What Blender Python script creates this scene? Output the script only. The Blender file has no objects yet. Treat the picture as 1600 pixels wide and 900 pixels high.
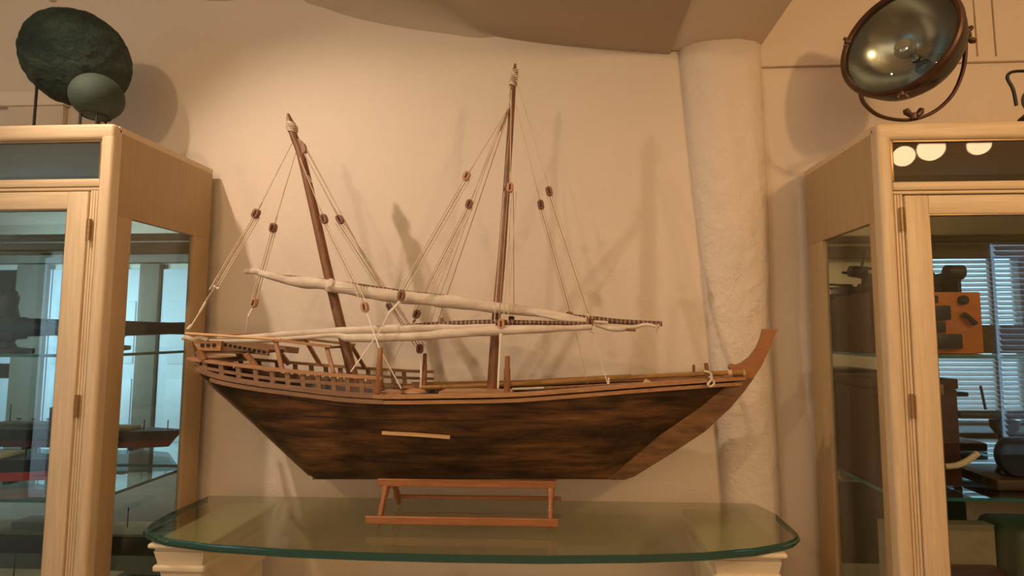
import bpy, bmesh, math, random
from mathutils import Vector, Matrix, noise
random.seed(7)
S = bpy.context.scene
COL = S.collection
PI = math.pi

# ------------------------------------------------------------------ camera
F = 850.0; CX = 840.0; CY = 450.0
CAM = Vector((0, 0, 1.42))
YAW = math.atan(40 / F); PITCH = math.atan(70 / F)
cd = bpy.data.cameras.new('camera'); cam = bpy.data.objects.new('camera', cd); COL.objects.link(cam)
cd.sensor_width = 36; cd.lens = F / 1600 * 36; cd.shift_x = -(CX - 800) / 1600; cd.clip_start = 0.02
ROT = Matrix.Rotation(YAW, 3, 'Z') @ Matrix.Rotation(PI / 2 + PITCH, 3, 'X')
cam.matrix_world = Matrix.Translation(CAM) @ ROT.to_4x4()
S.camera = cam

def ray(px, py):
    return ROT @ Vector(((px - CX) / F, -(py - CY) / F, -1))
def at(px, py, Y):
    d = ray(px, py); return CAM + d * (Y / d.y)
def atz(px, py, z):
    d = ray(px, py); return CAM + d * ((z - CAM.z) / d.z)

# ------------------------------------------------------------------ world, exposure, lights
S.view_settings.view_transform = 'Standard'; S.view_settings.look = 'None'
S.view_settings.gamma = 1; S.view_settings.use_curve_mapping = False
S.view_settings.exposure = 0.24
w = bpy.data.worlds.new('world'); S.world = w; w.use_nodes = True
w.node_tree.nodes['Background'].inputs[0].default_value = (0.9, 0.8, 0.68, 1)
w.node_tree.nodes['Background'].inputs[1].default_value = 0.09

def lamp(name, kind, loc, energy, color, radius=0.05, target=None, size=None, angle=None, blend=0.5, spread=None, sizey=None):
    l = bpy.data.lights.new(name, kind); o = bpy.data.objects.new(name, l); COL.objects.link(o)
    o.location = loc; l.energy = energy; l.color = color
    if kind in ('POINT', 'SPOT'): l.shadow_soft_size = radius
    if kind == 'SPOT': l.spot_size = angle; l.spot_blend = blend
    if kind == 'AREA':
        l.size = size
        if sizey: l.shape = 'RECTANGLE'; l.size_y = sizey
        if spread: l.spread = spread
    if target is not None:
        o.rotation_euler = (Vector(target) - Vector(loc)).to_track_quat('-Z', 'Y').to_euler()
    return o
# track spot over the left cabinet, room lamps, added bluish fill for the doors
lamp('track_spot', 'SPOT', (-1.61, 0.91, 2.75), 60, (1.0, 0.76, 0.58), 0.020, (-0.35, 1.98, 1.05), angle=math.radians(90), blend=1.0)
lamp('room_lamp', 'POINT', (-1.42, -0.70, 2.72), 34, (1.0, 0.70, 0.44), 0.05)
lamp('room_lamp', 'POINT', (1.55, -0.35, 2.45), 40, (1.0, 0.62, 0.30), 0.07)
lamp('ceiling_bounce', 'AREA', (0.0, -0.9, 2.35), 16, (1.0, 0.68, 0.42), target=(0.0, 0.9, 1.2), size=2.2)
lamp('door_daylight_fill', 'AREA', (-5.3, 0.7, 1.9), 48, (0.62, 0.86, 1.0), target=(-4.4, -1.6, 1.2), size=1.0, spread=math.radians(110))  # added area light stands in for daylight on the doors; no window there

# ------------------------------------------------------------------ helpers
OFF = {}
def link(name, bm, mat, parent=None, base=None, smooth=True, angle=35):
    """link a bmesh given in world coordinates as one object"""
    me = bpy.data.meshes.new(name)
    off = OFF.get(parent.name, Vector()) if parent else (Vector(base) if base is not None else Vector())
    bmesh.ops.recalc_face_normals(bm, faces=bm.faces)
    bm.transform(Matrix.Translation(-off)); bm.to_mesh(me); bm.free()
    mats = mat if isinstance(mat, (list, tuple)) else [mat]
    for m in mats: me.materials.append(m)
    if smooth:
        me.shade_smooth()
        try: me.set_sharp_from_angle(angle=math.radians(angle))
        except Exception: pass
    o = bpy.data.objects.new(name, me); COL.objects.link(o)
    if parent: o.parent = parent
    else: o.location = off
    OFF[o.name] = off
    return o
def thing(name, label, cat, loc, group=None):
    o = bpy.data.objects.new(name, None); COL.objects.link(o); o.empty_display_size = 0.05
    o.location = loc; OFF[o.name] = Vector(loc); o['label'] = label; o['category'] = cat
    if group: o['group'] = group
    return o
def tag(o, label, cat, group=None):
    o['label'] = label; o['category'] = cat
    if group: o['group'] = group
    return o
def struct(o): o['kind'] = 'structure'; return o

def box(bm, x0, x1, y0, y1, z0, z1, bev=0.0, seg=2, mi=0):
    r = bmesh.ops.create_cube(bm, size=1)
    vs = r['verts']
    for v in vs:
        v.co = Vector(((x0 + x1) / 2 + v.co.x * (x1 - x0), (y0 + y1) / 2 + v.co.y * (y1 - y0), (z0 + z1) / 2 + v.co.z * (z1 - z0)))
    fs = set(f for v in vs for f in v.link_faces)
    for f in fs: f.material_index = mi
    if bev > 0:
        es = list(set(e for v in vs for e in v.link_edges))
        bmesh.ops.bevel(bm, geom=es, offset=bev, segments=seg, affect='EDGES', profile=0.5)
    return bm
def B(*a, **k): return box(bmesh.new(), *a, **k)

def beam(bm, a, b, wy, h, bev=0.0, up=Vector((0, 0, 1))):
    """rectangular bar from a to b; wy = sideways width, h = height"""
    a = Vector(a); b = Vector(b); d = (b - a).normalized()
    s = d.cross(up)
    if s.length < 1e-4: s = Vector((0, 1, 0))
    s.normalize(); u = s.cross(d).normalized()
    ends = []
    for p in (a, b):
        ends.append([bm.verts.new(p + s * (wy / 2 * i) + u * (h / 2 * j)) for i, j in ((-1, -1), (1, -1), (1, 1), (-1, 1))])
    A, C = ends; es = []
    fs = [bm.faces.new(A), bm.faces.new(C[::-1])]
    for i in range(4): fs.append(bm.faces.new((A[i], A[(i + 1) % 4], C[(i + 1) % 4], C[i])))
    if bev > 0:
        es = list(set(e for f in fs for e in f.edges))
        bmesh.ops.bevel(bm, geom=es, offset=bev, segments=1, affect='EDGES')
    return bm
def strip(bm, pts, wy, h):
    """continuous bar with rectangular section through pts (runs mostly along x)"""
    rings = []
    n = len(pts)
    for i, p in enumerate(pts):
        d = (pts[min(i + 1, n - 1)] - pts[max(i - 1, 0)]).normalized()
        s = d.cross(Vector((0, 0, 1))).normalized(); u = s.cross(d).normalized()
        rings.append([bm.verts.new(p + s * (wy / 2 * a) + u * (h / 2 * b)) for a, b in ((-1, -1), (1, -1), (1, 1), (-1, 1))])
    bm.faces.new(rings[0]); bm.faces.new(rings[-1][::-1])
    for A, C in zip(rings, rings[1:]):
        for i in range(4): bm.faces.new((A[i], A[(i + 1) % 4], C[(i + 1) % 4], C[i]))
    return bm

def tube(bm, pts, rad, seg=10, noise_amp=0.0, ell=1.0, nscale=30.0, cap=True):
    pts = [Vector(p) for p in pts]; n = len(pts)
    if not isinstance(rad, (list, tuple)): rad = [rad] * n
    rings = []; ref = None
    for i, p in enumerate(pts):
        d = (pts[min(i + 1, n - 1)] - pts[max(i - 1, 0)])
        if d.length < 1e-9: d = Vector((0, 0, 1))
        d.normalize()
        if ref is None:
            ref = Vector((0, 0, 1)) if abs(d.z) < 0.9 else Vector((0, 1, 0))
        u = (ref - d * ref.dot(d))
        if u.length < 1e-5: u = d.orthogonal()
        u.normalize(); ref = u; s = d.cross(u)
        ring = []
        for k in range(seg):
            a = 2 * PI * k / seg; r = rad[i]
            q = u * math.cos(a) + s * (math.sin(a) * ell)
            if noise_amp: r *= 1 + noise_amp * noise.noise((p + q * r) * nscale)
            ring.append(bm.verts.new(p + q * r))
        rings.append(ring)
    for A, C in zip(rings, rings[1:]):
        for k in range(seg): bm.faces.new((A[k], A[(k + 1) % seg], C[(k + 1) % seg], C[k]))
    if cap: bm.faces.new(rings[0][::-1]); bm.faces.new(rings[-1])
    return bm
def T(*a, **k): return tube(bmesh.new(), *a, **k)

def smooth_pts(pts, n=6):
    """Catmull-Rom through pts"""
    pts = [Vector(p) for p in pts]; out = []
    for i in range(len(pts) - 1):
        p0 = pts[max(i - 1, 0)]; p1 = pts[i]; p2 = pts[i + 1]; p3 = pts[min(i + 2, len(pts) - 1)]
        for k in range(n):
            t = k / n
            out.append(0.5 * ((2 * p1) + (-p0 + p2) * t + (2 * p0 - 5 * p1 + 4 * p2 - p3) * t * t + (-p0 + 3 * p1 - 3 * p2 + p3) * t ** 3))
    out.append(pts[-1]); return out

def lathe(bm, prof, M=Matrix(), seg=32, close=False):
    """revolve (r, z) profile about local z, transform by M"""
    rings = []
    for r, z in prof:
        if r < 1e-6: rings.append([bm.verts.new(M @ Vector((0, 0, z)))])
        else: rings.append([bm.verts.new(M @ Vector((r * math.cos(2 * PI * k / seg), r * math.sin(2 * PI * k / seg), z))) for k in range(seg)])
    for A, C in zip(rings, rings[1:]):
        for k in range(seg):
            a = A[k % len(A)]; a2 = A[(k + 1) % len(A)]; c = C[k % len(C)]; c2 = C[(k + 1) % len(C)]
            vs = []
            for v in (a, a2, c2, c):
                if v not in vs: vs.append(v)
            if len(vs) > 2: bm.faces.new(vs)
    return bm
def prism(bm, poly, thick_dir, t0, t1):
    """poly: list of world Vectors, extruded along thick_dir from t0 to t1"""
    d = Vector(thick_dir)
    A = [bm.verts.new(Vector(p) + d * t0) for p in poly]; C = [bm.verts.new(Vector(p) + d * t1) for p in poly]
    bm.faces.new(A); bm.faces.new(C[::-1]); n = len(poly)
    for i in range(n): bm.faces.new((A[i], A[(i + 1) % n], C[(i + 1) % n], C[i]))
    return bm
def interp(x, tab):
    if x <= tab[0][0]: return tab[0][1]
    for (a, va), (b, vb) in zip(tab, tab[1:]):
        if x <= b: return va + (vb - va) * (x - a) / (b - a)
    return tab[-1][1]

# ------------------------------------------------------------------ materials
def newmat(name):
    m = bpy.data.materials.new(name); m.use_nodes = True; nt = m.node_tree
    return m, nt, nt.nodes['Principled BSDF']
def lk(nt, a, b): nt.links.new(a, b)
def ramp(nt, fac, stops):
    r = nt.nodes.new('ShaderNodeValToRGB'); cr = r.color_ramp
    while len(cr.elements) < len(stops): cr.elements.new(0.5)
    for e, (p, c) in zip(cr.elements, stops): e.position = p; e.color = (*c, 1)
    lk(nt, fac, r.inputs[0]); return r.outputs[0]
def coords(nt, scale=(1, 1, 1), rot=(0, 0, 0)):
    tc = nt.nodes.new('ShaderNodeTexCoord'); mp = nt.nodes.new('ShaderNodeMapping')
    mp.inputs['Scale'].default_value = scale; mp.inputs['Rotation'].default_value = rot
    lk(nt, tc.outputs['Object'], mp.inputs[0]); return mp.outputs[0]
def nz(nt, vec, scale, detail=6, rough=0.6, dist=0.0):
    n = nt.nodes.new('ShaderNodeTexNoise'); n.inputs['Scale'].default_value = scale
    n.inputs['Detail'].default_value = detail; n.inputs['Roughness'].default_value = rough; n.inputs['Distortion'].default_value = dist
    lk(nt, vec, n.inputs['Vector']); return n.outputs['Fac']
def bump(nt, bs, h, strength, dist=0.01):
    b = nt.nodes.new('ShaderNodeBump'); b.inputs['Strength'].default_value = strength; b.inputs['Distance'].default_value = dist
    lk(nt, h, b.inputs['Height']); lk(nt, b.outputs[0], bs.inputs['Normal'])
def plain(name, col, rough=0.6, metal=0.0, var=0.15, scale=20, bstr=0.0, spec=0.5):
    m, nt, bs = newmat(name); v = coords(nt); f = nz(nt, v, scale)
    lk(nt, ramp(nt, f, [(0.3, tuple(c * (1 - var) for c in col)), (0.7, tuple(min(1, c * (1 + var)) for c in col))]), bs.inputs['Base Color'])
    bs.inputs['Roughness'].default_value = rough; bs.inputs['Metallic'].default_value = metal
    bs.inputs['Specular IOR Level'].default_value = spec
    if bstr: bump(nt, bs, f, bstr, 0.004)
    return m
def wood(name, dark, light, stretch=(1.5, 25, 25), rough=0.55, scale=6, bstr=0.15, mid=None, lo=0.3, hi=0.7):
    m, nt, bs = newmat(name); v = coords(nt, stretch); f = nz(nt, v, scale, 8, 0.65, 0.4)
    st = [(lo, dark), (hi, light)] if mid is None else [(lo, dark), (0.5, mid), (hi, light)]
    lk(nt, ramp(nt, f, st), bs.inputs['Base Color']); bs.inputs['Roughness'].default_value = rough
    bump(nt, bs, f, bstr, 0.003); return m

def plaster(name, col, bscale=60, bstr=0.4, patch=0.06, dist=0.004):
    m, nt, bs = newmat(name); v = coords(nt)
    a = nz(nt, v, 1.6, 4, 0.6); b = nz(nt, v, bscale, 5, 0.6)
    lk(nt, ramp(nt, a, [(0.3, tuple(c * (1 - patch) for c in col)), (0.7, col)]), bs.inputs['Base Color'])
    bs.inputs['Roughness'].default_value = 0.62
    bump(nt, bs, b, bstr, dist); return m
M_wall = plaster('wall_plaster', (0.76, 0.66, 0.54))
M_pillar = plaster('pillar_plaster', (0.78, 0.68, 0.56), 16, 1.0, dist=0.014)
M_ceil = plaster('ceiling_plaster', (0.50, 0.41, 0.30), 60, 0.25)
M_beam = plaster('beam_plaster', (0.84, 0.74, 0.63), 40, 0.2)
M_trimdark = plain('seam_shadow_gap', (0.42, 0.33, 0.22), 0.8)
M_oak = wood('limed_oak', (0.60, 0.46, 0.28), (0.75, 0.60, 0.40), (22, 22, 1.2), 0.45, 5, 0.08)
M_oakh = wood('limed_oak_horizontal', (0.60, 0.46, 0.28), (0.75, 0.60, 0.40), (1.2, 22, 22), 0.45, 5, 0.08)
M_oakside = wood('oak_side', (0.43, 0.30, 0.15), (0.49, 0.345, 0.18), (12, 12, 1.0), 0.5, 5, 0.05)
M_brass = plain('aged_brass', (0.40, 0.26, 0.13), 0.35, 0.8)
M_floor = plain('floor_carpet', (0.30, 0.22, 0.15), 0.9)

# hull: weathered dark timber with long stains and plank seams
def hull_mat():
    m, nt, bs = newmat('weathered_hull'); v = coords(nt, (1.2, 2, 9)); a = nz(nt, v, 3.2, 8, 0.62, 0.6)
    v2 = coords(nt, (2.2, 2, 70)); g = nz(nt, v2, 3, 6, 0.7)
    mx = nt.nodes.new('ShaderNodeMath'); mx.operation = 'MULTIPLY_ADD'; lk(nt, g, mx.inputs[0]); mx.inputs[1].default_value = 0.45; lk(nt, a, mx.inputs[2])
    c0 = ramp(nt, mx.outputs[0], [(0.52, (0.020, 0.011, 0.006)), (0.66, (0.060, 0.029, 0.012)), (0.78, (0.125, 0.058, 0.019)), (0.95, (0.21, 0.100, 0.034))])
    big = nz(nt, coords(nt, (1.6, 2, 4.5)), 2.3, 5, 0.6, 0.8)
    st_ = ramp(nt, big, [(0.40, (0.42, 0.44, 0.42)), (0.56, (1.0, 1.0, 1.0)), (0.72, (1.45, 1.35, 1.2))])
    mm = nt.nodes.new('ShaderNodeMixRGB'); mm.blend_type = 'MULTIPLY'; mm.inputs[0].default_value = 1.0
    lk(nt, c0, mm.inputs[1]); lk(nt, st_, mm.inputs[2]); c = mm.outputs[0]
    lk(nt, c, bs.inputs['Base Color']); bs.inputs['Roughness'].default_value = 0.42
    bump(nt, bs, mx.outputs[0], 0.35, 0.004); return m
M_hull = hull_mat()
M_stem = wood('stem_wood', (0.07, 0.032, 0.011), (0.24, 0.115, 0.04), (3, 10, 12), 0.45, 4)
M_prow = wood('prow_wood', (0.26, 0.10, 0.03), (0.38, 0.16, 0.05), (3, 10, 6), 0.45, 6)
M_rail = wood('rail_wood', (0.30, 0.14, 0.06), (0.52, 0.29, 0.13), (2, 30, 30), 0.5)
M_rail2 = wood('rail_wood_grey', (0.17, 0.09, 0.045), (0.33, 0.19, 0.10), (2, 30, 30), 0.5)
M_mast = wood('mast_wood', (0.13, 0.058, 0.027), (0.31, 0.14, 0.06), (20, 20, 2), 0.42, 6)
M_post = wood('post_wood', (0.22, 0.09, 0.035), (0.38, 0.17, 0.07), (20, 20, 2), 0.45, 6)
M_deck = wood('deck_wood', (0.10, 0.05, 0.02), (0.22, 0.12, 0.05), (2, 30, 30), 0.6)
M_pale = wood('pale_stick', (0.62, 0.38, 0.18), (0.74, 0.48, 0.25), (2, 30, 30), 0.5)
M_bamboo = wood('bamboo_pole', (0.24, 0.12, 0.03), (0.40, 0.22, 0.06), (2, 30, 30), 0.4)
M_stand = wood('stand_wood', (0.27, 0.105, 0.035), (0.40, 0.17, 0.065), (2, 25, 25), 0.45)
M_block = wood('block_wood', (0.16, 0.06, 0.03), (0.34, 0.15, 0.08), (20, 20, 5), 0.5)
M_blockp = wood('block_wood_pale', (0.46, 0.22, 0.12), (0.60, 0.34, 0.20), (20, 20, 5), 0.5)
M_hole = plain('dark_opening', (0.02, 0.012, 0.006), 0.8)
M_rope = plain('twine', (0.66, 0.55, 0.42), 0.85, 0, 0.15, 200)
M_ropew = plain('white_cord', (0.86, 0.80, 0.70), 0.8, 0, 0.1, 200)
M_rope_d = plain('old_twine', (0.42, 0.31, 0.22), 0.85, 0, 0.2, 200)
def sail_mat():
    m, nt, bs = newmat('sail_cloth'); v = coords(nt, (2.5, 30, 40)); f = nz(nt, v, 2.0, 5, 0.6, 0.5)
    v2 = coords(nt); g = nz(nt, v2, 14, 4)
    lk(nt, ramp(nt, g, [(0.3, (0.56, 0.46, 0.36)), (0.65, (0.76, 0.68, 0.57))]), bs.inputs['Base Color'])
    bs.inputs['Roughness'].default_value = 0.9; bump(nt, bs, f, 0.6, 0.008); return m
M_sail = sail_mat()
def lashed_mat():
    m, nt, bs = newmat('lashed_spar'); v = coords(nt)
    wv = nt.nodes.new('ShaderNodeTexWave'); wv.bands_direction = 'X'; wv.inputs['Scale'].default_value = 24; wv.inputs['Distortion'].default_value = 3.0; wv.inputs['Detail Scale'].default_value = 3
    lk(nt, v, wv.inputs['Vector'])
    lk(nt, ramp(nt, wv.outputs['Fac'], [(0.0, (0.085, 0.04, 0.025)), (0.80, (0.20, 0.11, 0.065)), (0.97, (0.36, 0.26, 0.18))]), bs.inputs['Base Color'])
    bs.inputs['Roughness'].default_value = 0.6; return m
M_lashed = lashed_mat()
M_float = None
def float_mat():
    m, nt, bs = newmat('green_float'); v = coords(nt); a = nz(nt, v, 9, 8, 0.7); b = nz(nt, v, 45, 6, 0.7)
    lk(nt, ramp(nt, a, [(0.35, (0.014, 0.031, 0.025)), (0.52, (0.030, 0.064, 0.050)), (0.72, (0.11, 0.16, 0.11))]), bs.inputs['Base Color'])
    bs.inputs['Roughness'].default_value = 0.62; bump(nt, bs, b, 1.0, 0.03); return m
M_float = float_mat()
M_float2 = plain('smooth_green_float', (0.034, 0.053, 0.038), 0.75, 0, 0.2, 14, 0.15)
M_iron = plain('black_iron', (0.02, 0.018, 0.016), 0.5, 0.3)
M_bronze = plain('searchlight_bronze', (0.10, 0.055, 0.035), 0.4, 0.6, 0.3)
M_bodyg = plain('searchlight_body', (0.10, 0.095, 0.07), 0.45, 0.4, 0.2)
def refl(name, col, rough=0.08, metal=1.0):
    m, nt, bs = newmat(name); bs.inputs['Base Color'].default_value = (*col, 1); bs.inputs['Roughness'].default_value = rough; bs.inputs['Metallic'].default_value = metal; return m
M_reflector = refl('silvered_reflector', (0.46, 0.47, 0.43), 0.22)
M_mirror = refl('mirror_silver', (0.62, 0.66, 0.64), 0.01)
M_chrome = refl('chrome', (0.7, 0.7, 0.68), 0.12)
def glass(name, tint, ior=1.5, gl=1.0, rough=0.0):
    m, nt, bs = newmat(name); nt.nodes.remove(bs); out = nt.nodes['Material Output']
    tr = nt.nodes.new('ShaderNodeBsdfTransparent'); tr.inputs[0].default_value = (*tint, 1)
    g = nt.nodes.new('ShaderNodeBsdfGlossy'); g.inputs[0].default_value = (gl, gl, gl, 1); g.inputs['Roughness'].default_value = rough
    lw = nt.nodes.new('ShaderNodeLayerWeight'); pw = nt.nodes.new('ShaderNodeMath'); pw.operation = 'POWER'
    lk(nt, lw.outputs['Facing'], pw.inputs[0]); pw.inputs[1].default_value = 5.0
    f0 = ((ior - 1) / (ior + 1)) ** 2; fr = nt.nodes.new('ShaderNodeMath'); fr.operation = 'MULTIPLY_ADD'
    lk(nt, pw.outputs[0], fr.inputs[0]); fr.inputs[1].default_value = 1 - f0; fr.inputs[2].default_value = f0
    lw.inputs['Blend'].default_value = 0.5
    mx = nt.nodes.new('ShaderNodeMixShader'); lk(nt, fr.outputs[0], mx.inputs[0]); lk(nt, tr.outputs[0], mx.inputs[1]); lk(nt, g.outputs[0], mx.inputs[2])
    lk(nt, mx.outputs[0], out.inputs[0]); return m
M_pane = glass('pane_glass', (0.94, 0.97, 0.96))
M_pane_b = glass('pane_glass_blue_haze', (0.88, 0.95, 0.97), 1.6)  # blue tint puts the hazy reflection on the left door into the glass colour
M_transom = glass('transom_glass', (0.93, 0.94, 0.91), 1.7)
M_shelfg = glass('shelf_glass', (0.80, 0.90, 0.88))
M_tableg = glass('table_glass', (0.77, 0.80, 0.71), 1.6)
M_lens = glass('lens_glass', (0.86, 0.92, 0.92), 1.7)
M_edge = plain('glass_edge_green', (0.02, 0.085, 0.07), 0.08, 0, 0.05, spec=1.0)
M_edged = plain('shelf_edge_green', (0.03, 0.12, 0.12), 0.15, 0, 0.05)
M_stone = plaster('cast_stone', (0.80, 0.70, 0.50), 30, 0.3)

# ------------------------------------------------------------------ room
YW = 1.99; YF = 1.51; YB = 1.955; ZC = 1.42
XL, XR, YR = -6.2, 5.2, -1.6
def wallbox(n, *a, m=M_wall): return struct(link(n, B(*a), m, smooth=False))
wallbox('floor', XL, XR, YR, YW, -0.06, 0.0, m=M_floor)
wallbox('wall_front', XL - 0.1, XR + 0.1, YW, YW + 0.12, 0, 3.6)
wallbox('wall_left', XL - 0.1, XL, YR, YW, 0, 3.6)
wallbox('wall_right', XR, XR + 0.1, YR, YW, 0, 3.6)

# vaulted ceiling, beam, pillar
pb0 = at(1042, 84, YW); pb1 = at(1187, 75, YW)
zb = (pb0.z + pb1.z) / 2
def fil(x): return min(0.30, max(0.0, -0.25 - x) * 0.40)
prof = [(XL, 3.45), (-3.2, 3.4), (-2.4, 3.32), (-1.8, 3.18), (-1.4, 3.03)]
for px, py in ((440, -12), (490, 8), (540, 24), (590, 36), (640, 45), (700, 53), (760, 59), (840, 67), (920, 75), (980, 80), (1043, 85)):
    q_ = at(px, py, YW); prof.append((q_.x, q_.z + fil(q_.x)))
prof[-1] = (pb0.x + 0.01, prof[-1][1])
bm = bmesh.new(); pts = smooth_pts([Vector((x, 0, z)) for x, z in prof], 5)
def ceil_z(p, d):
    """underside of the vault at distance d from the wall: it rounds into the wall towards the left"""
    r = fil(p.x)
    return p.z if d >= r or r < 1e-4 else p.z - (r - math.sqrt(max(0, r * r - (r - d) ** 2)))
ds = [0.0, 0.004, 0.012, 0.025, 0.045, 0.07, 0.10, 0.14, 0.18, 0.23, 0.30, 0.6, 1.5, YW - YR]
lo = [[bm.verts.new((p.x, YW - d, ceil_z(p, d))) for p in pts] for d in ds]
for P_, Q_ in zip(lo, lo[1:]):
    for i in range(len(pts) - 1): bm.faces.new((P_[i], P_[i + 1], Q_[i + 1], Q_[i]))
hi = [[bm.verts.new((p.x, YW - d, 3.6)) for p in pts] for d in (ds[0], ds[-1])]
for i in range(len(pts) - 1):
    bm.faces.new((hi[0][i], hi[1][i], hi[1][i + 1], hi[0][i + 1]))
    bm.faces.new((lo[0][i], hi[0][i], hi[0][i + 1], lo[0][i + 1])); bm.faces.new((lo[-1][i], lo[-1][i + 1], hi[1][i + 1], hi[1][i]))
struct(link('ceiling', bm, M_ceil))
bm = B(pb0.x, pb1.x, YR, YW, zb, 3.6, bev=0.012)
struct(link('trim_1', bm, M_beam))
wallbox('ceiling_right', pb1.x, XR, YR, YW, 2.95, 3.6, m=M_beam)

# half-round plastered pillar, narrowing downward, rough surface
bm = bmesh.new()
def pil(py): 
    l = interp(py, [(60, 1059), (200, 1072), (300, 1083), (500, 1105), (760, 1127), (900, 1131)])
    r = interp(py, [(60, 1187), (200, 1192), (300, 1196), (500, 1204), (760, 1216), (900, 1222)])
    return at(l, py, YW), at(r, py, YW)
rows = []
for i in range(90):
    z = 0.0 + (zb + 0.02) * i / 89
    py = 520 - (z - ZC) / YW * F
    py = max(60, min(900, py)); a, b = pil(py)
    row = []
    for k in range(33):
        t = PI * k / 32; cx = (a.x + b.x) / 2; hw = (b.x - a.x) / 2
        p = Vector((cx - hw * math.cos(t), YW + 0.005 - 0.085 * math.sin(t) ** 0.8, z))
        d = 0.012 * noise.noise(Vector((p.x * 9, p.y * 5, z * 3.2))) + 0.0045 * noise.noise(p * 28)
        p.y += d if 0 < k < 32 else 0.0; row.append(bm.verts.new(p))
    rows.append(row)
for A, C in zip(rows, rows[1:]):
    for k in range(32): bm.faces.new((A[k], A[k + 1], C[k + 1], C[k]))
o = struct(link('trim_2', bm, M_pillar, angle=60))

# right wall: board seam and raised strips above it
sl = at(1188, 106, YW); sr = at(1620, 97, YW)
bm = bmesh.new(); beam(bm, (pb1.x - 0.02, YW - 0.003, sl.z), (XR, YW - 0.003, sl.z + 0.005), 0.006, 0.006)
struct(link('trim_3', bm, M_trimdark, smooth=False))
for i, px in enumerate((1527, 1556)):
    p = at(px, 88, YW); q = at(px - 12, 0, YW)
    bm = bmesh.new(); beam(bm, (p.x, YW - 0.002, p.z), (q.x + 0.01, YW - 0.002, 2.9), 0.004, 0.004, up=Vector((0, 1, 0)))
    struct(link('trim_%d' % (4 + i), bm, M_trimdark, smooth=False))
# far left: door lintel showing over the cabinet
p0 = at(0, 148, YW); p1 = at(112, 151, YW)
z1 = p0.z; z0 = at(20, 170, YW).z
struct(link('trim_6', B(-3.2, p1.x, YW - 0.03, YW, z0, z1, bev=0.004), M_beam))
pd = at(20, 180, YW)
struct(link('door_1', B(pd.x, p1.x - 0.01, YW - 0.022, YW, 0.0, z0, bev=0.003), M_wall))
# corner return seen at the very top left
p2 = at(85, 0, YW)
struct(link('trim_7', B(p2.x - 0.015, p2.x + 0.01, YW - 0.02, YW, p2.z - 0.01, 3.2, bev=0.003), M_wall))

# ------------------------------------------------------------------ the room behind the camera (seen in the cabinet mirrors)
YV = 2 * YB - YR
def rz(py): return at(880, py, YV).z
def rx(px): return at(px, 500, YV).x
M_post_w = plain('brown_post_paint', (0.20, 0.16, 0.11), 0.8)
M_door = plain('white_door_paint', (0.72, 0.78, 0.80), 0.5, 0, 0.03)
wallbox('wall_back', XL, XR, YR - 0.1, YR, 0, 3.6, m=plain('back_wall_paint', (0.74, 0.68, 0.54), 0.8, 0, 0.03))
YVB = 2 * YB - (YR + 0.12)
0 and print('BEAMZ', [round(at(px, py, YVB).z, 3) for px, py in ((260, 418), (260, 382), (1500, 402), (1500, 368))])
wallbox('trim_8', XL, XR, YR, YR + 0.12, at(1500, 402, YVB).z, at(1500, 367, YVB).z, m=M_post_w)
n = 2
dz1 = rz(418)
doors = [(-5.95, -5.35), (rx(-60), rx(32)), (rx(85), rx(128)), (rx(198), rx(224)), (rx(258), rx(345)), (rx(365), rx(430))]
for (x0, x1) in doors:
    if x1 - x0 < 0.05: continue
    d = struct(link('door_%d' % n, B(x0, x1, YR, YR + 0.05, 0.02, dz1, bev=0.004), M_door)); n += 1
    wd = x1 - x0
    for (a, b) in ((0.2, 0.95), (1.1, 1.75)):
        link('door_panel', B(x0 + 0.16 * wd, x1 - 0.16 * wd, YR + 0.045, YR + 0.062, a, b, bev=0.01), M_door, d)
tn = 9
for (x0, x1) in ((rx(36), rx(83)), (rx(130), rx(196)), (rx(226), rx(256)), (rx(347), rx(363)), (rx(432), rx(700))):
    struct(link('trim_%d' % tn, B(x0, x1, YR, YR + 0.09, 0, rz(410), bev=0.004), M_post_w)); tn += 1
bm = bmesh.new(); tube(bm, [(rx(200), YR + 0.32, rz(397)), (rx(330), YR + 0.32, rz(397))], 0.008)
tag(link('curtain_rod', bm, M_chrome, base=(rx(200), YR + 0.32, rz(397))), 'thin curtain rod below the beam, reflected in the left cabinet', 'curtain rod')
# window with blinds on the right
def emis(name, col, st):
    m, nt, bs = newmat(name); bs.inputs['Base Color'].default_value = (0, 0, 0, 1)
    bs.inputs['Emission Color'].default_value = (*col, 1); bs.inputs['Emission Strength'].default_value = st
    return m
M_sky = emis('window_daylight', (0.45, 0.72, 1.0), 3.0)
def rzr(py): return at(1520, py, YV).z
wx0, wx1 = rx(1440), rx(1578)
wallbox('trim_18', rx(1582), rx(1720), YR, YR + 0.1, 0, rzr(405), m=M_post_w)
wallbox('trim_19', rx(1490), rx(1581), YR + 0.095, YR + 0.12, rzr(553), rzr(508), m=M_post_w)
wi = struct(link('window_1', B(wx0 - 0.05, wx1 + 0.05, YR, YR + 0.02, rzr(660), rzr(400), bev=0), plain('window_frame_paint', (0.6, 0.55, 0.5), 0.5), smooth=False))
link('pane', B(wx0, wx1, YR + 0.021, YR + 0.026, rzr(655), rzr(403)), M_sky, wi, smooth=False)
link('mullion', B(rx(1541), rx(1549), YR + 0.026, YR + 0.07, rzr(655), rzr(403)), M_post_w, wi, smooth=False)
bl = thing('window_blind', 'white slatted blind over the window, reflected in the right cabinet door', 'blind', (wx0, YR + 0.06, rzr(655)))
M_slat = plain('blind_slat', (0.85, 0.82, 0.78), 0.6, 0, 0.03)
_nt = M_slat.node_tree; _b = _nt.nodes['Principled BSDF']; _t = _nt.nodes.new('ShaderNodeBsdfTranslucent'); _t.inputs[0].default_value = (0.8, 0.8, 0.8, 1)
_m = _nt.nodes.new('ShaderNodeMixShader'); _m.inputs[0].default_value = 0.4
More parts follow.
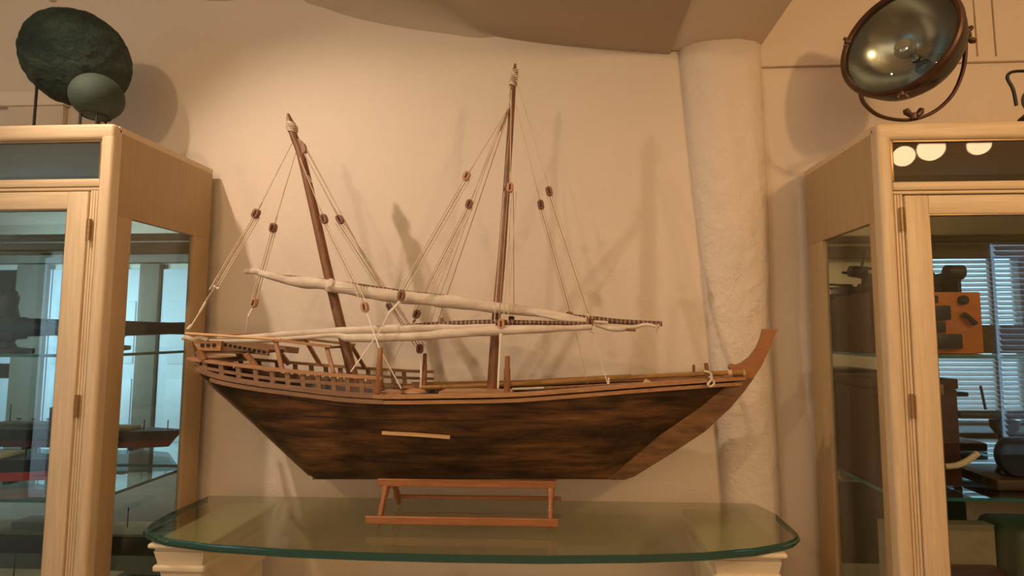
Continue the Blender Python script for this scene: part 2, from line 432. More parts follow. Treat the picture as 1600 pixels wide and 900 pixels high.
_nt.links.new(_b.outputs[0], _m.inputs[1]); _nt.links.new(_t.outputs[0], _m.inputs[2]); _nt.links.new(_m.outputs[0], _nt.nodes['Material Output'].inputs[0])
bm = bmesh.new(); z = rzr(650)
while z < rzr(406):
    beam(bm, (wx0, YR + 0.06, z), (wx1, YR + 0.06, z), 0.05, 0.003, up=Vector((0, 0.75, 0.66))); z += 0.045
link('slats', bm, M_slat, bl, smooth=False)
link('head_rail', B(wx0, wx1, YR + 0.04, YR + 0.09, rzr(406), rzr(401)), M_slat, bl, smooth=False)
# low sideboard reflected under the window
sb = thing('sideboard', 'low dark sideboard below the blinds, reflected in the right cabinet', 'sideboard', (3.6, YR + 0.25, 0))
M_darkw = wood('dark_furniture', (0.03, 0.018, 0.01), (0.07, 0.04, 0.022), (2, 20, 20), 0.4)
link('carcass', B(2.6, 5.0, YR + 0.10, YR + 0.45, 0.06, 0.52, bev=0.01), M_darkw, sb)
link('top', B(2.57, 5.03, YR + 0.095, YR + 0.48, 0.52, 0.55, bev=0.006), M_darkw, sb)
for x in (2.66, 4.94): link('leg', B(x - 0.03, x + 0.03, YR + 0.08, YR + 0.42, 0, 0.07), M_darkw, sb)

# ceiling lamp with three globes, mirrored in the transom of the right cabinet
ch = thing('ceiling_lamp', 'lamp with three glowing globe shades, mirrored in the right cabinet transom', 'lamp', (2.33, 0.25, 2.95))
M_globe = emis('lit_globe', (1.0, 0.66, 0.36), 8)
link('canopy', lathe(bmesh.new(), [(0, 0), (0.06, 0), (0.05, -0.03), (0, -0.035)], Matrix.Translation((2.33, 0.25, 2.95))), M_brass, ch)
link('stem', T([(2.33, 0.25, 2.93), (2.33, 0.25, 2.72)], 0.008), M_brass, ch)
YG = 2 * 1.515 - 0.25
for px, py, r in ((1412, 244, 0.05), (1455, 232, 0.06), (1530, 226, 0.05)):
    p = at(px, py, YG); c = Vector((p.x, 0.25, p.z))
    link('arm', T([(2.33, 0.25, 2.72), (c.x, 0.25, 2.74), (c.x, 0.25, c.z + r)], 0.006), M_brass, ch)
    link('globe_shade', lathe(bmesh.new(), [(0, -r)] + [(r * math.sin(a), -r * math.cos(a)) for a in [PI * k / 12 for k in range(1, 12)]] + [(0, r)], Matrix.Translation(c), 24), M_globe, ch)

# ------------------------------------------------------------------ display cabinets
def cabinet(side, label, Xc, Xfar, glassm):
    """side=-1 left cabinet (its visible side faces +x), +1 right one; Xc = x of the visible side, Xfar the other"""
    ztop = at(183, 195, YF).z if side < 0 else at(1366, 195, YF).z
    s = 1 if side < 0 else -1         # direction from the inside towards the visible side
    c = thing('display_cabinet', label, 'cabinet', ((Xc + Xfar) / 2, (YF + YB) / 2, 0), 'display cabinets either side of the model ship')
    def X(d): return Xc - s * d        # d = distance inward from the visible side
    def bx(name, d0, d1, y0, y1, z0, z1, m, parent=c, bev=0.003, sm=True, seg=2):
        a, b = sorted((X(d0), X(d1))); return link(name, B(a, b, y0, y1, z0, z1, bev=bev, seg=seg), m, parent, smooth=sm)
    D = abs(Xfar - Xc)
    # top board with rounded front moulding, bottom
    bx('top', 0, D, YF + 0.012, YB, ztop - 0.02, ztop, M_oakh, bev=0.002)
    bx('cornice', 0, D, YF - 0.012, YF + 0.03, ztop - 0.047, ztop + 0.002, M_oakh, bev=0.012, seg=4)
    bx('corner_stile', 0, 0.038, YF - 0.012, YF + 0.03, 0.0, ztop - 0.030, M_oak, bev=0.011, seg=4)
    bx('base', 0, D, YF, YB, 0.0, 0.14, M_oakh)
    # side: top panel, front post, back post with pane between
    y0, y1, zt = YF + 0.078, YB - 0.085, ztop - 0.268
    if side > 0: y0, y1 = YF + 0.05, YB - 0.115
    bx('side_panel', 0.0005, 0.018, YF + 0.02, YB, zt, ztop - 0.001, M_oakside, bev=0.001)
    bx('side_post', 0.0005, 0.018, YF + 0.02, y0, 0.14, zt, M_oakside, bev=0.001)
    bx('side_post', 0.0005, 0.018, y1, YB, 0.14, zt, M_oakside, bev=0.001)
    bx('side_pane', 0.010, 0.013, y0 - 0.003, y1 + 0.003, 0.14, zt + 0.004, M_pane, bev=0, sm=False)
    bx('mirror_back', 0.018, D, YB - 0.008, YB - 0.002, 0.14, ztop - 0.02, M_mirror, bev=0, sm=False)
    # transom
    zt1 = ztop - 0.047; zt0 = ztop - 0.163; 
    bx('transom_bead', 0.038, 0.045, YF - 0.004, YF + 0.012, zt0, zt1, M_brass, bev=0.001)
    bx('transom_bead', 0.045, D, YF - 0.004, YF + 0.012, zt1 - 0.005, zt1, M_brass, bev=0.001)
    bx('transom_pane', 0.04, D, YF + 0.004, YF + 0.008, zt0, zt1, M_transom, bev=0, sm=False)
    bx('cross_rail', 0.038, D, YF - 0.006, YF + 0.02, zt0 - 0.024, zt0, M_oakh, bev=0.005)
    bx('cross_bead', 0.038, D, YF - 0.002, YF + 0.015, zt0 - 0.034, zt0 - 0.025, M_oakh, bev=0.003)
    # reeded inner stile strips
    for k in range(3):
        bx('bead_strip', 0.0385 + 0.008 * k, 0.0455 + 0.008 * k, YF - 0.007, YF + 0.015, 0.14, zt0 - 0.036, M_oak, bev=0.0025)
    # door
    dz1 = zt0 - 0.040; dd = 0.064; sw = 0.062
    door = bx('door', dd, dd + sw, YF - 0.012, YF + 0.012, 0.15, dz1, M_oak)
    bx('door_rail', dd + sw, D - 0.07, YF - 0.011, YF + 0.012, dz1 - 0.052, dz1, M_oakh, door)
    bx('door_bead', dd + sw, dd + sw + 0.004, YF - 0.008, YF + 0.01, 0.2, dz1 - 0.056, M_brass, door, bev=0.001)
    bx('door_bead', dd + sw, D - 0.07, YF - 0.008, YF + 0.01, dz1 - 0.056, dz1 - 0.052, M_brass, door, bev=0.001)
    bx('door_pane', dd + sw + 0.001, D - 0.07, YF - 0.002, YF + 0.001, 0.15, dz1 - 0.053, glassm, door, bev=0, sm=False)
    for py in ((352, 636) if side < 0 else (347, 628)):
        z = 1.42 + (520 - py) / F * YF
        hg = T([(X(0.052), YF - 0.014, z - 0.03), (X(0.052), YF - 0.014, z + 0.03)], 0.005, 8)
        for q in (-0.03, -0.01, 0.01, 0.03): tube(hg, [(X(0.052), YF - 0.014, z + q - 0.001), (X(0.052), YF - 0.014, z + q + 0.001)], 0.0062, 8)
        link('hinge', hg, M_brass, door)
    # glass shelves
    for z in ((1.42 - 0.062, 1.42 - 0.475, 1.42 - 0.86) if side < 0 else (1.42 - 0.06, 1.42 - 0.435, 1.42 - 0.86)):
        a, b = sorted((X(0.022), X(D)))
        bm = B(a, b, YF + 0.02, YB - 0.01, z - 0.009, z)
        for f in bm.faces: f.material_index = 0 if abs(f.normal.z) > 0.5 or abs(f.calc_center_median().z - z) < 1e-4 else 1
        for f in bm.faces:
            f.normal_update(); f.material_index = 0 if abs(f.normal.z) > 0.5 else 1
        link('glass_shelf', bm, [M_shelfg, M_edged], c, smooth=False)
    return c, ztop
XCL = at(183, 195, YF).x; XCR = at(1366, 195, YF).x
cabL, ZTL = cabinet(-1, 'cream oak glazed cabinet with the two green floats on its top', XCL, -2.75, M_pane_b)
cabR, ZTR = cabinet(1, 'cream oak glazed cabinet under the bronze searchlight', XCR, 2.45, M_pane)

# ------------------------------------------------------------------ glass table and its pedestals
ZT = atz(0, 0, 0).z if False else 1.42 - 0.563
front = [(228, 832), (240, 838), (262, 843), (330, 850), (450, 858), (560, 862.5), (700, 866), (850, 868), (1000, 866.5), (1100, 863), (1180, 856), (1225, 850), (1243, 844), (1250, 837)]
back = [(1246, 829), (1212, 803), (1168, 774), (1155, 771.5), (700, 766.5), (372, 762), (352, 763), (325, 774), (262, 803), (232, 818), (224, 826)]
poly = [atz(px, py, ZT) for px, py in front + back]
for i in range(len(poly)):
    if poly[i].y > YW - 0.105: poly[i].y = YW - 0.105
bm = bmesh.new()
n = len(poly); TH = 0.021
A = [bm.verts.new((p.x, p.y, ZT)) for p in poly]; C = [bm.verts.new((p.x, p.y, ZT - TH)) for p in poly]
bm.faces.new(A).material_index = 0; bm.faces.new(C[::-1]).material_index = 0
for i in range(n):
    f = bm.faces.new((A[i], A[(i + 1) % n], C[(i + 1) % n], C[i])); f.material_index = 1 if i < len(front) + 1 or i > n - 3 else 0
es = [e for e in bm.edges if abs(e.verts[0].co.z - e.verts[1].co.z) < 1e-5]
bmesh.ops.bevel(bm, geom=es, offset=0.007, segments=3, affect='EDGES')
for f in bm.faces:
    f.normal_update(); f.material_index = 1 if abs(f.normal.z) < 0.985 and f.calc_center_median().y < 1.80 and len(f.verts) < 6 else 0
tt = link('glass_tabletop', bm, [M_tableg, M_edge], base=(0, 1.6, ZT - TH), angle=50)
tag(tt, 'bow-fronted sheet of thick green-edged glass carrying the model ship', 'tabletop')

def pedestal(x0, x1, yf, label):
    p = thing('pedestal', label, 'pedestal', ((x0 + x1) / 2, 1.7, 0), 'cast stone pedestals under the glass')
    z = ZT - TH - 0.001; yb = YW - 0.1
    def slab(bm, g, z0, z1, bev=0.006): box(bm, x0 + g, x1 - g, yf + g, yb, z0, z1, bev=bev, seg=3)
    bm = bmesh.new(); slab(bm, -0.004, z - 0.014, z); slab(bm, 0.008, z - 0.026, z - 0.012)
    link('abacus', bm, M_stone, p)
    # flaring body
    bm = bmesh.new(); rows = []
    for k in range(16):
        t = k / 15; g = 0.008 + 0.022 * math.sin(t * PI / 2); zz = z - 0.024 - 0.16 * t
        rows.append([bm.verts.new(v) for v in ((x0 + g, yf + g, zz), (x1 - g, yf + g, zz), (x1 - g, yb, zz), (x0 + g, yb, zz))])
    for P, Q in zip(rows, rows[1:]):
        for i in range(4): bm.faces.new((P[i], P[(i + 1) % 4], Q[(i + 1) % 4], Q[i]))
    link('capital', bm, M_stone, p)
    bm = bmesh.new(); slab(bm, 0.036, z - 0.07, z - 0.055, 0.006) if False else None
    bm = B(x0 + 0.006, x1 - 0.006, yf + 0.006, yb, z - 0.080, z - 0.062, bev=0.006, seg=3)
    link('collar', bm, M_stone, p)
    link('shaft', B(x0 + 0.035, x1 - 0.035, yf + 0.035, yb, 0.05, z - 0.18, bev=0.01), M_stone, p)
    link('foot', B(x0 + 0.01, x1 - 0.01, yf + 0.01, yb, 0.0, 0.07, bev=0.01), M_stone, p)
l0 = atz(243, 832, ZT).x; l1 = atz(330, 833, ZT).x
r0 = atz(1112, 850, ZT).x; r1 = atz(1226, 850, ZT).x
pedestal(l0, l1, atz(260, 837, ZT).y, 'cream cast stone pedestal under the left end of the glass tabletop')
pedestal(r0, r1, atz(1180, 851, ZT).y, 'cream cast stone pedestal under the right end of the glass tabletop')

# ------------------------------------------------------------------ ship stand
YC = 1.70
zk = at(700, 748, YC).z            # underside of keel
st = thing('ship_stand', 'small reddish wooden cradle under the ship hull, standing on the glass', 'stand', (at(720, 790, YC).x, YC, ZT))
def P(px, py, Y): return at(px, py, Y)
a = P(590, 748, 1.655); b = P(869, 749, 1.655)
for yy, nm in ((YC - 0.046, 'cradle_rail'), (YC + 0.046, 'cradle_rail')):
    bm = bmesh.new(); beam(bm, (a.x, yy, zk - 0.001), (b.x, yy, zk - 0.001), 0.010, 0.022, 0.002); link(nm, bm, M_stand, st)
c0 = atz(571, 812, ZT + 0.028); c1 = atz(873, 812, ZT + 0.028); Yn = c0.y
Yfar = 2 * YC - Yn
for yy, xa, xb in ((Yn, c0.x, c1.x), (Yfar, c0.x + 0.012, c1.x + 0.006)):
    bm = bmesh.new(); beam(bm, (xa, yy, ZT + 0.028), (xb, yy, ZT + 0.028), 0.009, 0.022 if yy < YC else 0.012, 0.002); link('stretcher', bm, M_stand, st)
for xx in (c0.x + 0.034, c1.x - 0.024):
    for sy in (-1, 1):
        y_t = YC + sy * 0.036; y_b = YC + sy * (abs(YC - Yn) - 0.010)
        bm = bmesh.new(); pts = []; rr = []
        z_t = zk - 0.013
        for k in range(17):
            t = k / 16; pts.append(Vector((xx, y_t + (y_b - y_t) * t, z_t + (ZT + 0.0035 - z_t) * t)))
            rr.append(interp(t, [(0, 0.016), (0.2, 0.015), (0.35, 0.010), (0.6, 0.014), (0.75, 0.010), (0.86, 0.012), (1.0, 0.004)]))
        tube(bm, pts, rr, 10, ell=0.7)
        link('leg', bm, M_stand, st)
    bm = bmesh.new(); beam(bm, (xx, YC - 0.050, zk - 0.0125), (xx, YC + 0.050, zk - 0.0125), 0.020, 0.022, 0.002, up=Vector((0, 0, 1))); link('cross_bar', bm, M_stand, st)

# ------------------------------------------------------------------ the model ship
ship = thing('model_ship', 'large wooden two-masted dhow model with furled white sails on the glass tabletop', 'model ship', (at(740, 748, YC).x, YC, zk))
def SP(name, bm, m, parent=ship, label=None, angle=35):
    o = link(name, bm, m, parent, angle=angle)
    if label: o['label'] = label
    return o
gun_px = [(308, 580), (345, 592), (400, 602), (470, 611), (530, 618), (600, 622), (700, 621), (800, 619), (900, 612), (1000, 604), (1100, 597), (1160, 593)]
wtab = [(308, 0.085), (345, 0.100), (400, 0.118), (500, 0.138), (650, 0.15), (800, 0.148), (900, 0.132), (1000, 0.102), (1080, 0.066), (1130, 0.034), (1160, 0.010)]
G = []
for px, py in gun_px:
    wv = interp(px, wtab); p = at(px, py, YC - wv); G.append((p.x, p.z, wv))
gz_t = [(x, z) for x, z, _ in G]; gw_t = [(x, wv) for x, _, wv in G]
def smoothtab(tab, n=6):
    pts = smooth_pts([Vector((a, 0, b)) for a, b in tab], n); return [(p.x, p.z) for p in pts]
gz_t = smoothtab(gz_t); gw_t = smoothtab(gw_t)
keel_px = [(309, 586), (330, 597), (345, 612), (400, 662), (445, 706), (484, 742), (496, 748), (700, 748), (952, 748), (985, 722), (1030, 684), (1085, 648), (1127, 615), (1150, 598), (1160, 595)]
kz_t = [(at(px, py, YC).x, at(px, py, YC).z) for px, py in keel_px]
Xs, Xb = G[0][0], G[-1][0]
def gZ(x): return interp(x, gz_t)
def gW(x): return max(0.004, interp(x, gw_t))
def kZ(x): return min(interp(x, kz_t), gZ(x) - 0.004)
def halfw(x, z):
    k, g = kZ(x), gZ(x); t = max(0, min(1, (z - k) / max(1e-4, g - k)))
    depth = g - k; full = interp(depth, [(0.0, 0.85), (0.12, 0.72), (0.3, 0.60)])
    return max(0.0045, gW(x) * (t ** full))
# hull shell
bm = bmesh.new(); NX, NT = 140, 26; grid = {}
for sgn in (-1, 1):
    for i in range(NX + 1):
        x = Xs + (Xb - Xs) * i / NX
        for j in range(NT + 1):
            z = kZ(x) + (gZ(x) - kZ(x)) * j / NT
            hw = halfw(x, z)
            z_ = z; nn = 0.0015 * noise.noise(Vector((x * 6, sgn * 3, z * 20)))
            grid[(sgn, i, j)] = bm.verts.new((x, YC + sgn * (hw + nn), z_))
for sgn in (-1, 1):
    for i in range(NX):
        for j in range(NT):
            bm.faces.new((grid[(sgn, i, j)], grid[(sgn, i + 1, j)], grid[(sgn, i + 1, j + 1)], grid[(sgn, i, j + 1)]))
for i in range(NX):
    bm.faces.new((grid[(-1, i, 0)], grid[(1, i, 0)], grid[(1, i + 1, 0)], grid[(-1, i + 1, 0)]))
for i in (0, NX):
    for j in range(NT):
        bm.faces.new((grid[(-1, i, j)], grid[(-1, i, j + 1)], grid[(1, i, j + 1)], grid[(1, i, j)]))
hull = SP('hull', bm, M_hull, angle=50)
# deck
bm = bmesh.new(); rows = []
for i in range(61):
    x = Xs + 0.01 + (Xb - Xs - 0.05) * i / 60; z = max(gZ(x) - 0.045, kZ(x) + 0.004); h = max(0.004, halfw(x, z) - 0.003)
    rows.append((bm.verts.new((x, YC - h, z)), bm.verts.new((x, YC + h, z))))
for (a, b), (c, d) in zip(rows, rows[1:]): bm.faces.new((a, b, d, c))
SP('deck', bm, M_deck)
# gunwale caps
def along(px0, px1, n, f):
    """points along x between the two pixel columns taken at the near gunwale"""
    x0 = at(px0, 600, YC - interp(px0, wtab)).x; x1 = at(px1, 600, YC - interp(px1, wtab)).x
    return [f(x0 + (x1 - x0) * i / n) for i in range(n + 1)]
for sg in (-1, 1):
    SP('gunwale', strip(bmesh.new(), along(585, 1162, 40, lambda x: Vector((x, YC + sg * (gW(x) - 0.002), gZ(x) + 0.004))), 0.024, 0.010), M_rail)
    SP('rubbing_strake', strip(bmesh.new(), along(520, 1158, 40, lambda x: Vector((x, YC + sg * (gW(x) + 0.001), gZ(x) - 0.012))), 0.008, 0.010), M_rail)
    SP('sheer_strake', strip(bmesh.new(), along(312, 600, 30, lambda x: Vector((x, YC + sg * (gW(x) + 0.002), gZ(x) + 0.006))), 0.008, 0.014), M_rail2)
    SP('sheer_strake', strip(bmesh.new(), along(330, 600, 30, lambda x: Vector((x, YC + sg * (gW(x) + 0.002), gZ(x) - 0.010))), 0.010, 0.011), M_rail2)
# golden batten below the stern strakes, pale stick on the hull side
def on_hull(px, py, out=0.004):
    Y = YC - 0.1
    for _ in range(8):
        p = at(px, py, Y); Y = YC - halfw(p.x, p.z) - out
    return at(px, py, Y)
SP('batten', strip(bmesh.new(), [on_hull(px, py) for px, py in ((345, 599), (400, 607), (460, 615), (515, 621))], 0.006, 0.006), M_rail)
SP('hull_patch_stick', strip(bmesh.new(), [on_hull(px, py) for px, py in ((597, 676), (650, 679), (703, 683))], 0.006, 0.010), M_pale, label='pale unpainted stick fixed along the hull side')
# open plank seams
for seam in (((480, 650), (560, 655), (650, 657), (752, 656)), ((510, 664), (600, 672), (690, 683), (740, 684)), ((450, 622), (520, 634), (600, 641))):
    SP('open_seam', strip(bmesh.new(), [on_hull(px, py, 0.0002) for px, py in smooth_px(seam)] if False else [on_hull(px, py, 0.0004) for px, py in seam], 0.003, 0.0025), M_hole)
# stem board and prow
outer = [(955, 748), (975, 748), (990, 743), (1050, 706), (1100, 673), (1140, 636), (1160, 612), (1176, 590)]
inner = [(1140, 590), (1128, 606), (1085, 640), (1030, 676), (985, 712), (945, 742)]
SP('stem', prism(bmesh.new(), [at(px, py, YC) for px, py in outer + inner], (0, 1, 0), -0.013, 0.013), M_stem)
prow_out = [(1176, 590), (1188, 572), (1199, 548), (1207, 528), (1213, 515)]
prow_in = [(1192, 514), (1188, 530), (1181, 545), (1171, 558), (1158, 567), (1149, 570), (1142, 568), (1138, 573), (1141, 578), (1150, 582), (1140, 590)]
bm = prism(bmesh.new(), [at(px, py, YC) for px, py in prow_out + prow_in], (0, 1, 0), -0.011, 0.011)
SP('prow', bm, M_prow, label='upswept reddish prow board')
# keel
SP('keel', strip(bmesh.new(), [at(px, 746.5, YC) for px in (490, 600, 700, 800, 900, 970)], 0.014, 0.007), M_stem)
SP('sternpost', strip(bmesh.new(), [at(px, py, YC) for px, py in ((322, 592), (350, 616), (400, 661), (450, 708), (486, 741))], 0.014, 0.010), M_stem)

# ---- stern railing
top_px = [(298, 561), (360, 569), (430, 577), (500, 584), (597, 591)]
top_t = smoothtab([(at(px, py, YC - interp(max(px, 308), wtab)).x, at(px, py, YC - interp(max(px, 308), wtab)).z) for px, py in top_px])
mid_px = [(310, 573), (380, 585), (450, 594), (597, 604)]
mid_t = smoothtab([(at(px, py, YC - interp(max(px, 308), wtab)).x, at(px, py, YC - interp(max(px, 308), wtab)).z) for px, py in mid_px])
def rail_pts(tab, px0, px1, sg, n=30, o=0.0):
    x0 = at(px0, 590, YC - interp(px0, wtab)).x; x1 = at(px1, 590, YC - interp(px1, wtab)).x
    return [Vector((x, YC + sg * (gW(x) + o), interp(x, tab))) for x in [x0 + (x1 - x0) * i / n for i in range(n + 1)]]
for sg in (-1, 1):
    e = 597 if sg < 0 else 665
    t2 = top_t if sg < 0 else top_t + [(top_t[-1][0] + 0.15, top_t[-1][1] - 0.004)]
    m2 = mid_t if sg < 0 else mid_t + [(mid_t[-1][0] + 0.15, mid_t[-1][1] - 0.004)]
    SP('rail', strip(bmesh.new(), rail_pts(t2, 298, e if sg < 0 else 640, sg), 0.018, 0.009), M_rail)
    SP('rail', strip(bmesh.new(), rail_pts(m2, 312, e if sg < 0 else 640, sg), 0.007, 0.009), M_rail2)
    pxs = [322, 348, 375, 402, 428, 452, 476, 500, 524, 546, 568, 588]
    for px in pxs:
        q = rail_pts(t2, px, px + 1, sg, 1)[0]
        bm = bmesh.new(); beam(bm, (q.x, q.y, gZ(q.x)), (q.x - 0.006, q.y, q.z - 0.002), 0.008, 0.013, up=Vector((1, 0, 0)))
        SP('rail_post', bm, M_rail2)
# stern platform plank
q0 = at(296, 561, YC - 0.085); q1 = at(338, 567, YC - 0.1)
SP('stern_plank', strip(bmesh.new(), [Vector((q0.x - 0.004, YC, q0.z + 0.002)), Vector((q1.x, YC, q1.z + 0.002))], 0.18, 0.007), M_rail)
# transom board
bm = prism(bmesh.new(), [Vector((Xs + 0.0, YC + y, z)) for y, z in ((-0.085, gZ(Xs) + 0.03), (0.085, gZ(Xs) + 0.03), (0.085, gZ(Xs) - 0.004), (-0.085, gZ(Xs) - 0.004))], (1, 0, 0), -0.004, 0.006)
SP('transom', bm, M_rail2)
# stern gallery with rows of small square windows
YN = YC - 0.095
g1 = [at(px, py, YN) for px, py in ((300, 531), (346, 533), (344, 548), (309, 547))]
gal = SP('stern_gallery', prism(bmesh.new(), g1, (0, 1, 0), 0, 0.012), M_rail, label='pale board with three square openings')
for px in (316, 325, 334):
    p = at(px, 539.5, YN - 0.002); link('window_opening', B(p.x - 0.005, p.x + 0.005, p.y - 0.001, p.y + 0.004, p.z - 0.005, p.z + 0.005), M_hole, gal, smooth=False)
g2 = [at(px, py, YN + 0.012) for px, py in ((344, 534), (420, 546), (418, 556), (395, 553), (344, 547))]
gal2 = SP('stern_gallery', prism(bmesh.new(), g2, (0, 1, 0), 0, 0.010), M_rail2)
for k in range(9):
    t = k / 8; p = at(352 + 60 * t, 538.5 + 11.5 * t, YN + 0.010)
    link('window_opening', B(p.x - 0.0035, p.x + 0.0035, p.y - 0.001, p.y + 0.004, p.z - 0.004, p.z + 0.004), M_hole, gal2, smooth=False)
# far gallery board and the floor between
SP('stern_gallery', prism(bmesh.new(), [Vector((p.x, 2 * YC - p.y, p.z)) for p in g1[:1]] + [Vector((at(420, 546, YN).x, 2 * YC - YN, at(420, 546, YN).z)), Vector((at(418, 556, YN).x, 2 * YC - YN, at(418, 556, YN).z)), Vector((g1[3].x, 2 * YC - YN, g1[3].z))], (0, 1, 0), -0.01, 0), M_rail2)
pz = g1[3].z + 0.003
SP('gallery_floor', B(g1[3].x + 0.004, at(395, 553, YN).x, YN + 0.012, 2 * YC - YN, pz - 0.014, pz - 0.006), M_deck)
for px0, py0, px1, py1, r in ((310, 548, 320, 563, 0.009), (385, 553, 402, 575, 0.007), (430, 531, 441, 578, 0.006), (510, 541, 521, 583, 0.0055)):
    for sg in (-1, 1):
        a = at(px0, py0, YN); b = at(px1, py1, YN - (0.0 if px0 < 400 else 0.03))
        if sg > 0:
            a.y = 2 * YC - a.y; b.y = 2 * YC - b.y
        bm = bmesh.new(); beam(bm, a, b, r * 1.6, r * 2, 0.001, up=Vector((1, 0, 0))); SP('stanchion', bm, M_post)
SP('awning_pole', T([at(290, 521, YN - 0.01), at(438, 530.5, YN - 0.01)], 0.0042, 8), M_pale, label='pale thin stick over the stern')
SP('awning_pole', strip(bmesh.new(), [at(430, 531, YN - 0.01), at(478, 537, YN - 0.01), at(517, 541.5, YN - 0.01)], 0.010, 0.008), M_rail)
a = at(430, 531, YN); SP('awning_pole', strip(bmesh.new(), [Vector((a.x, 2 * YC - YN, a.z)), Vector((at(517, 541, YN).x, 2 * YC - YN, at(517, 541, YN).z))], 0.008, 0.008), M_rail)
for px, py in ((432, 531), (513, 541)):
    a = at(px, py, YN); bm = bmesh.new(); beam(bm, (a.x, YN, a.z - 0.004), (a.x, 2 * YC - YN, a.z - 0.004), 0.007, 0.007); SP('awning_beam', bm, M_rail2)
bm = tube(bmesh.new(), smooth_pts([at(286, 529, YN + 0.02), at(293, 527, YN + 0.01), at(302, 531, YN + 0.005), at(312, 528, YN), at(325, 531, YN)], 4), 0.006, 8, 0.4, 1.0, 120)
SP('rope_bundle', bm, M_rope)
bm = bmesh.new(); beam(bm, at(305, 533, YC), at(312, 570, YC), 0.05, 0.014, 0.001, up=Vector((1, 0, 0))); SP('stern_bracket', bm, M_rail2)

# ---- masts
def mast(pts, r0, r1, name='mast'):
    pp = smooth_pts(pts, 8); n = len(pp)
    return SP(name, tube(bmesh.new(), pp, [r0 + (r1 - r0) * i / (n - 1) for i in range(n)], 16), M_mast)
YM = 1.70
dk = at(556, 606, YM)
miz = mast([at(556, 606, YM + 0.0), at(530, 500, YM), at(510, 415, YM), at(490, 325, YM - 0.003), at(471, 245, YM - 0.006), at(460, 215, YM - 0.008), at(456, 202, YM - 0.008)], 0.0165, 0.0115)
bm = tube(bmesh.new(), [at(457, 207, YM - 0.008), at(455, 196, YM - 0.008), at(452, 186, YM - 0.008), at(450, 178, YM - 0.008)], [0.012, 0.014, 0.009, 0.004], 12)
link('mast_tip', bm, M_mast, miz)
bm = bmesh.new()
for k in range(7): 
    c = at(457.5 - k * 0.45, 206 - 2.3 * k, YM - 0.008); rq = (0.0135, 0.0150, 0.0160, 0.0165, 0.0155, 0.0135, 0.0110)[k]; tube(bm, [c + Vector((rq * math.cos(a), rq * math.sin(a), 0.0015 * math.sin(2 * a + k))) for a in [2 * PI * i / 16 for i in range(17)]], 0.0026, 6)
link('lashing', bm, M_rope, miz)
bm = prism(bmesh.new(), [at(px, py, YM - 0.008) for px, py in ((463, 217), (470, 219), (476, 225), (479, 232), (478, 238), (472, 243), (468, 240))], (0, 1, 0), -0.008, 0.008)
link('mast_cheek', bm, M_mast, miz)
mn = mast([at(768, 612, YM), at(775, 500, YM + 0.005), at(784, 400, YM + 0.01), at(792, 285, YM + 0.015), at(800, 160, YM + 0.02), at(802, 128, YM + 0.02)], 0.0155, 0.0085)
bm = tube(bmesh.new(), [at(802, 130, YM + 0.02), at(804, 110, YM + 0.02), at(805, 100, YM + 0.02)], [0.009, 0.007, 0.004], 10); link('mast_tip', bm, M_mast, mn)
bm = bmesh.new()
for k in range(10):
    c = at(801.5 + k * 0.35, 134 - 2.6 * k, YM + 0.02); rr = 0.0125 - 0.0003 * k
    tube(bm, [c + Vector((rr * math.cos(a), rr * math.sin(a), 0.003 * math.sin(2 * a + k))) for a in [2 * PI * i / 14 for i in range(15)]], 0.0022, 6)
tube(bm, [at(806, 120, YM + 0.01), at(811, 117, YM), at(813, 121, YM)], 0.0018, 5)
tube(bm, smooth_pts([at(797, 135, YM + 0.01), at(796, 150, YM), at(798, 165, YM)], 4), 0.0025, 5)
link('lashing', bm, M_rope, mn)

# short posts
def post(px0, py0, px1, py1, Y, r, m=M_post, nm='post'):
    a = at(px0, py0, Y); b = at(px1, py1, Y); d = (b - a)
    bm = tube(bmesh.new(), [a, a + d * 0.02, a + d * 0.65, a + d * 0.655, a + d * 0.98, b], [r, r, r, r * 0.82, r * 0.8, r * 0.6], 12)
    return SP(nm, bm, m)
post(590, 614, 595, 543, YC - 0.148, 0.0085)
post(663, 604, 664, 552, YC + 0.10, 0.0085)
post(792, 612, 793, 556, YC - 0.10, 0.0095)
post(1084, 600, 1084, 570, YC + 0.04, 0.0055, M_mast, 'bitt')
post(1108, 604, 1103, 567, YC - 0.055, 0.0075, M_mast, 'bitt')
# long poles along the foredeck
SP('deck_pole', T(smooth_pts([at(655, 606, YC + 0.09), at(800, 601, YC + 0.08), at(950, 592, YC + 0.05), at(1080, 585, YC - 0.01), at(1165, 582, YC - 0.03)], 5), 0.0075, 10), M_bamboo)
bm = bmesh.new()
for px, w2 in ((1141, 3), (1163, 2)): tube(bm, [at(px - w2, 583.0, YC - 0.027), at(px + w2, 582.0, YC - 0.03)], 0.0090, 10)
SP('pole_band', bm, M_pale)
SP('deck_stick', T([at(800, 608, YC + 0.03), at(950, 602, YC + 0.02), at(1100, 593, YC - 0.02)], 0.0038, 8), M_ropew)
SP('deck_pole', T([at(850, 607, YC - 0.03), at(1000, 599, YC - 0.03), at(1130, 589, YC - 0.02)], 0.005, 8), M_mast)
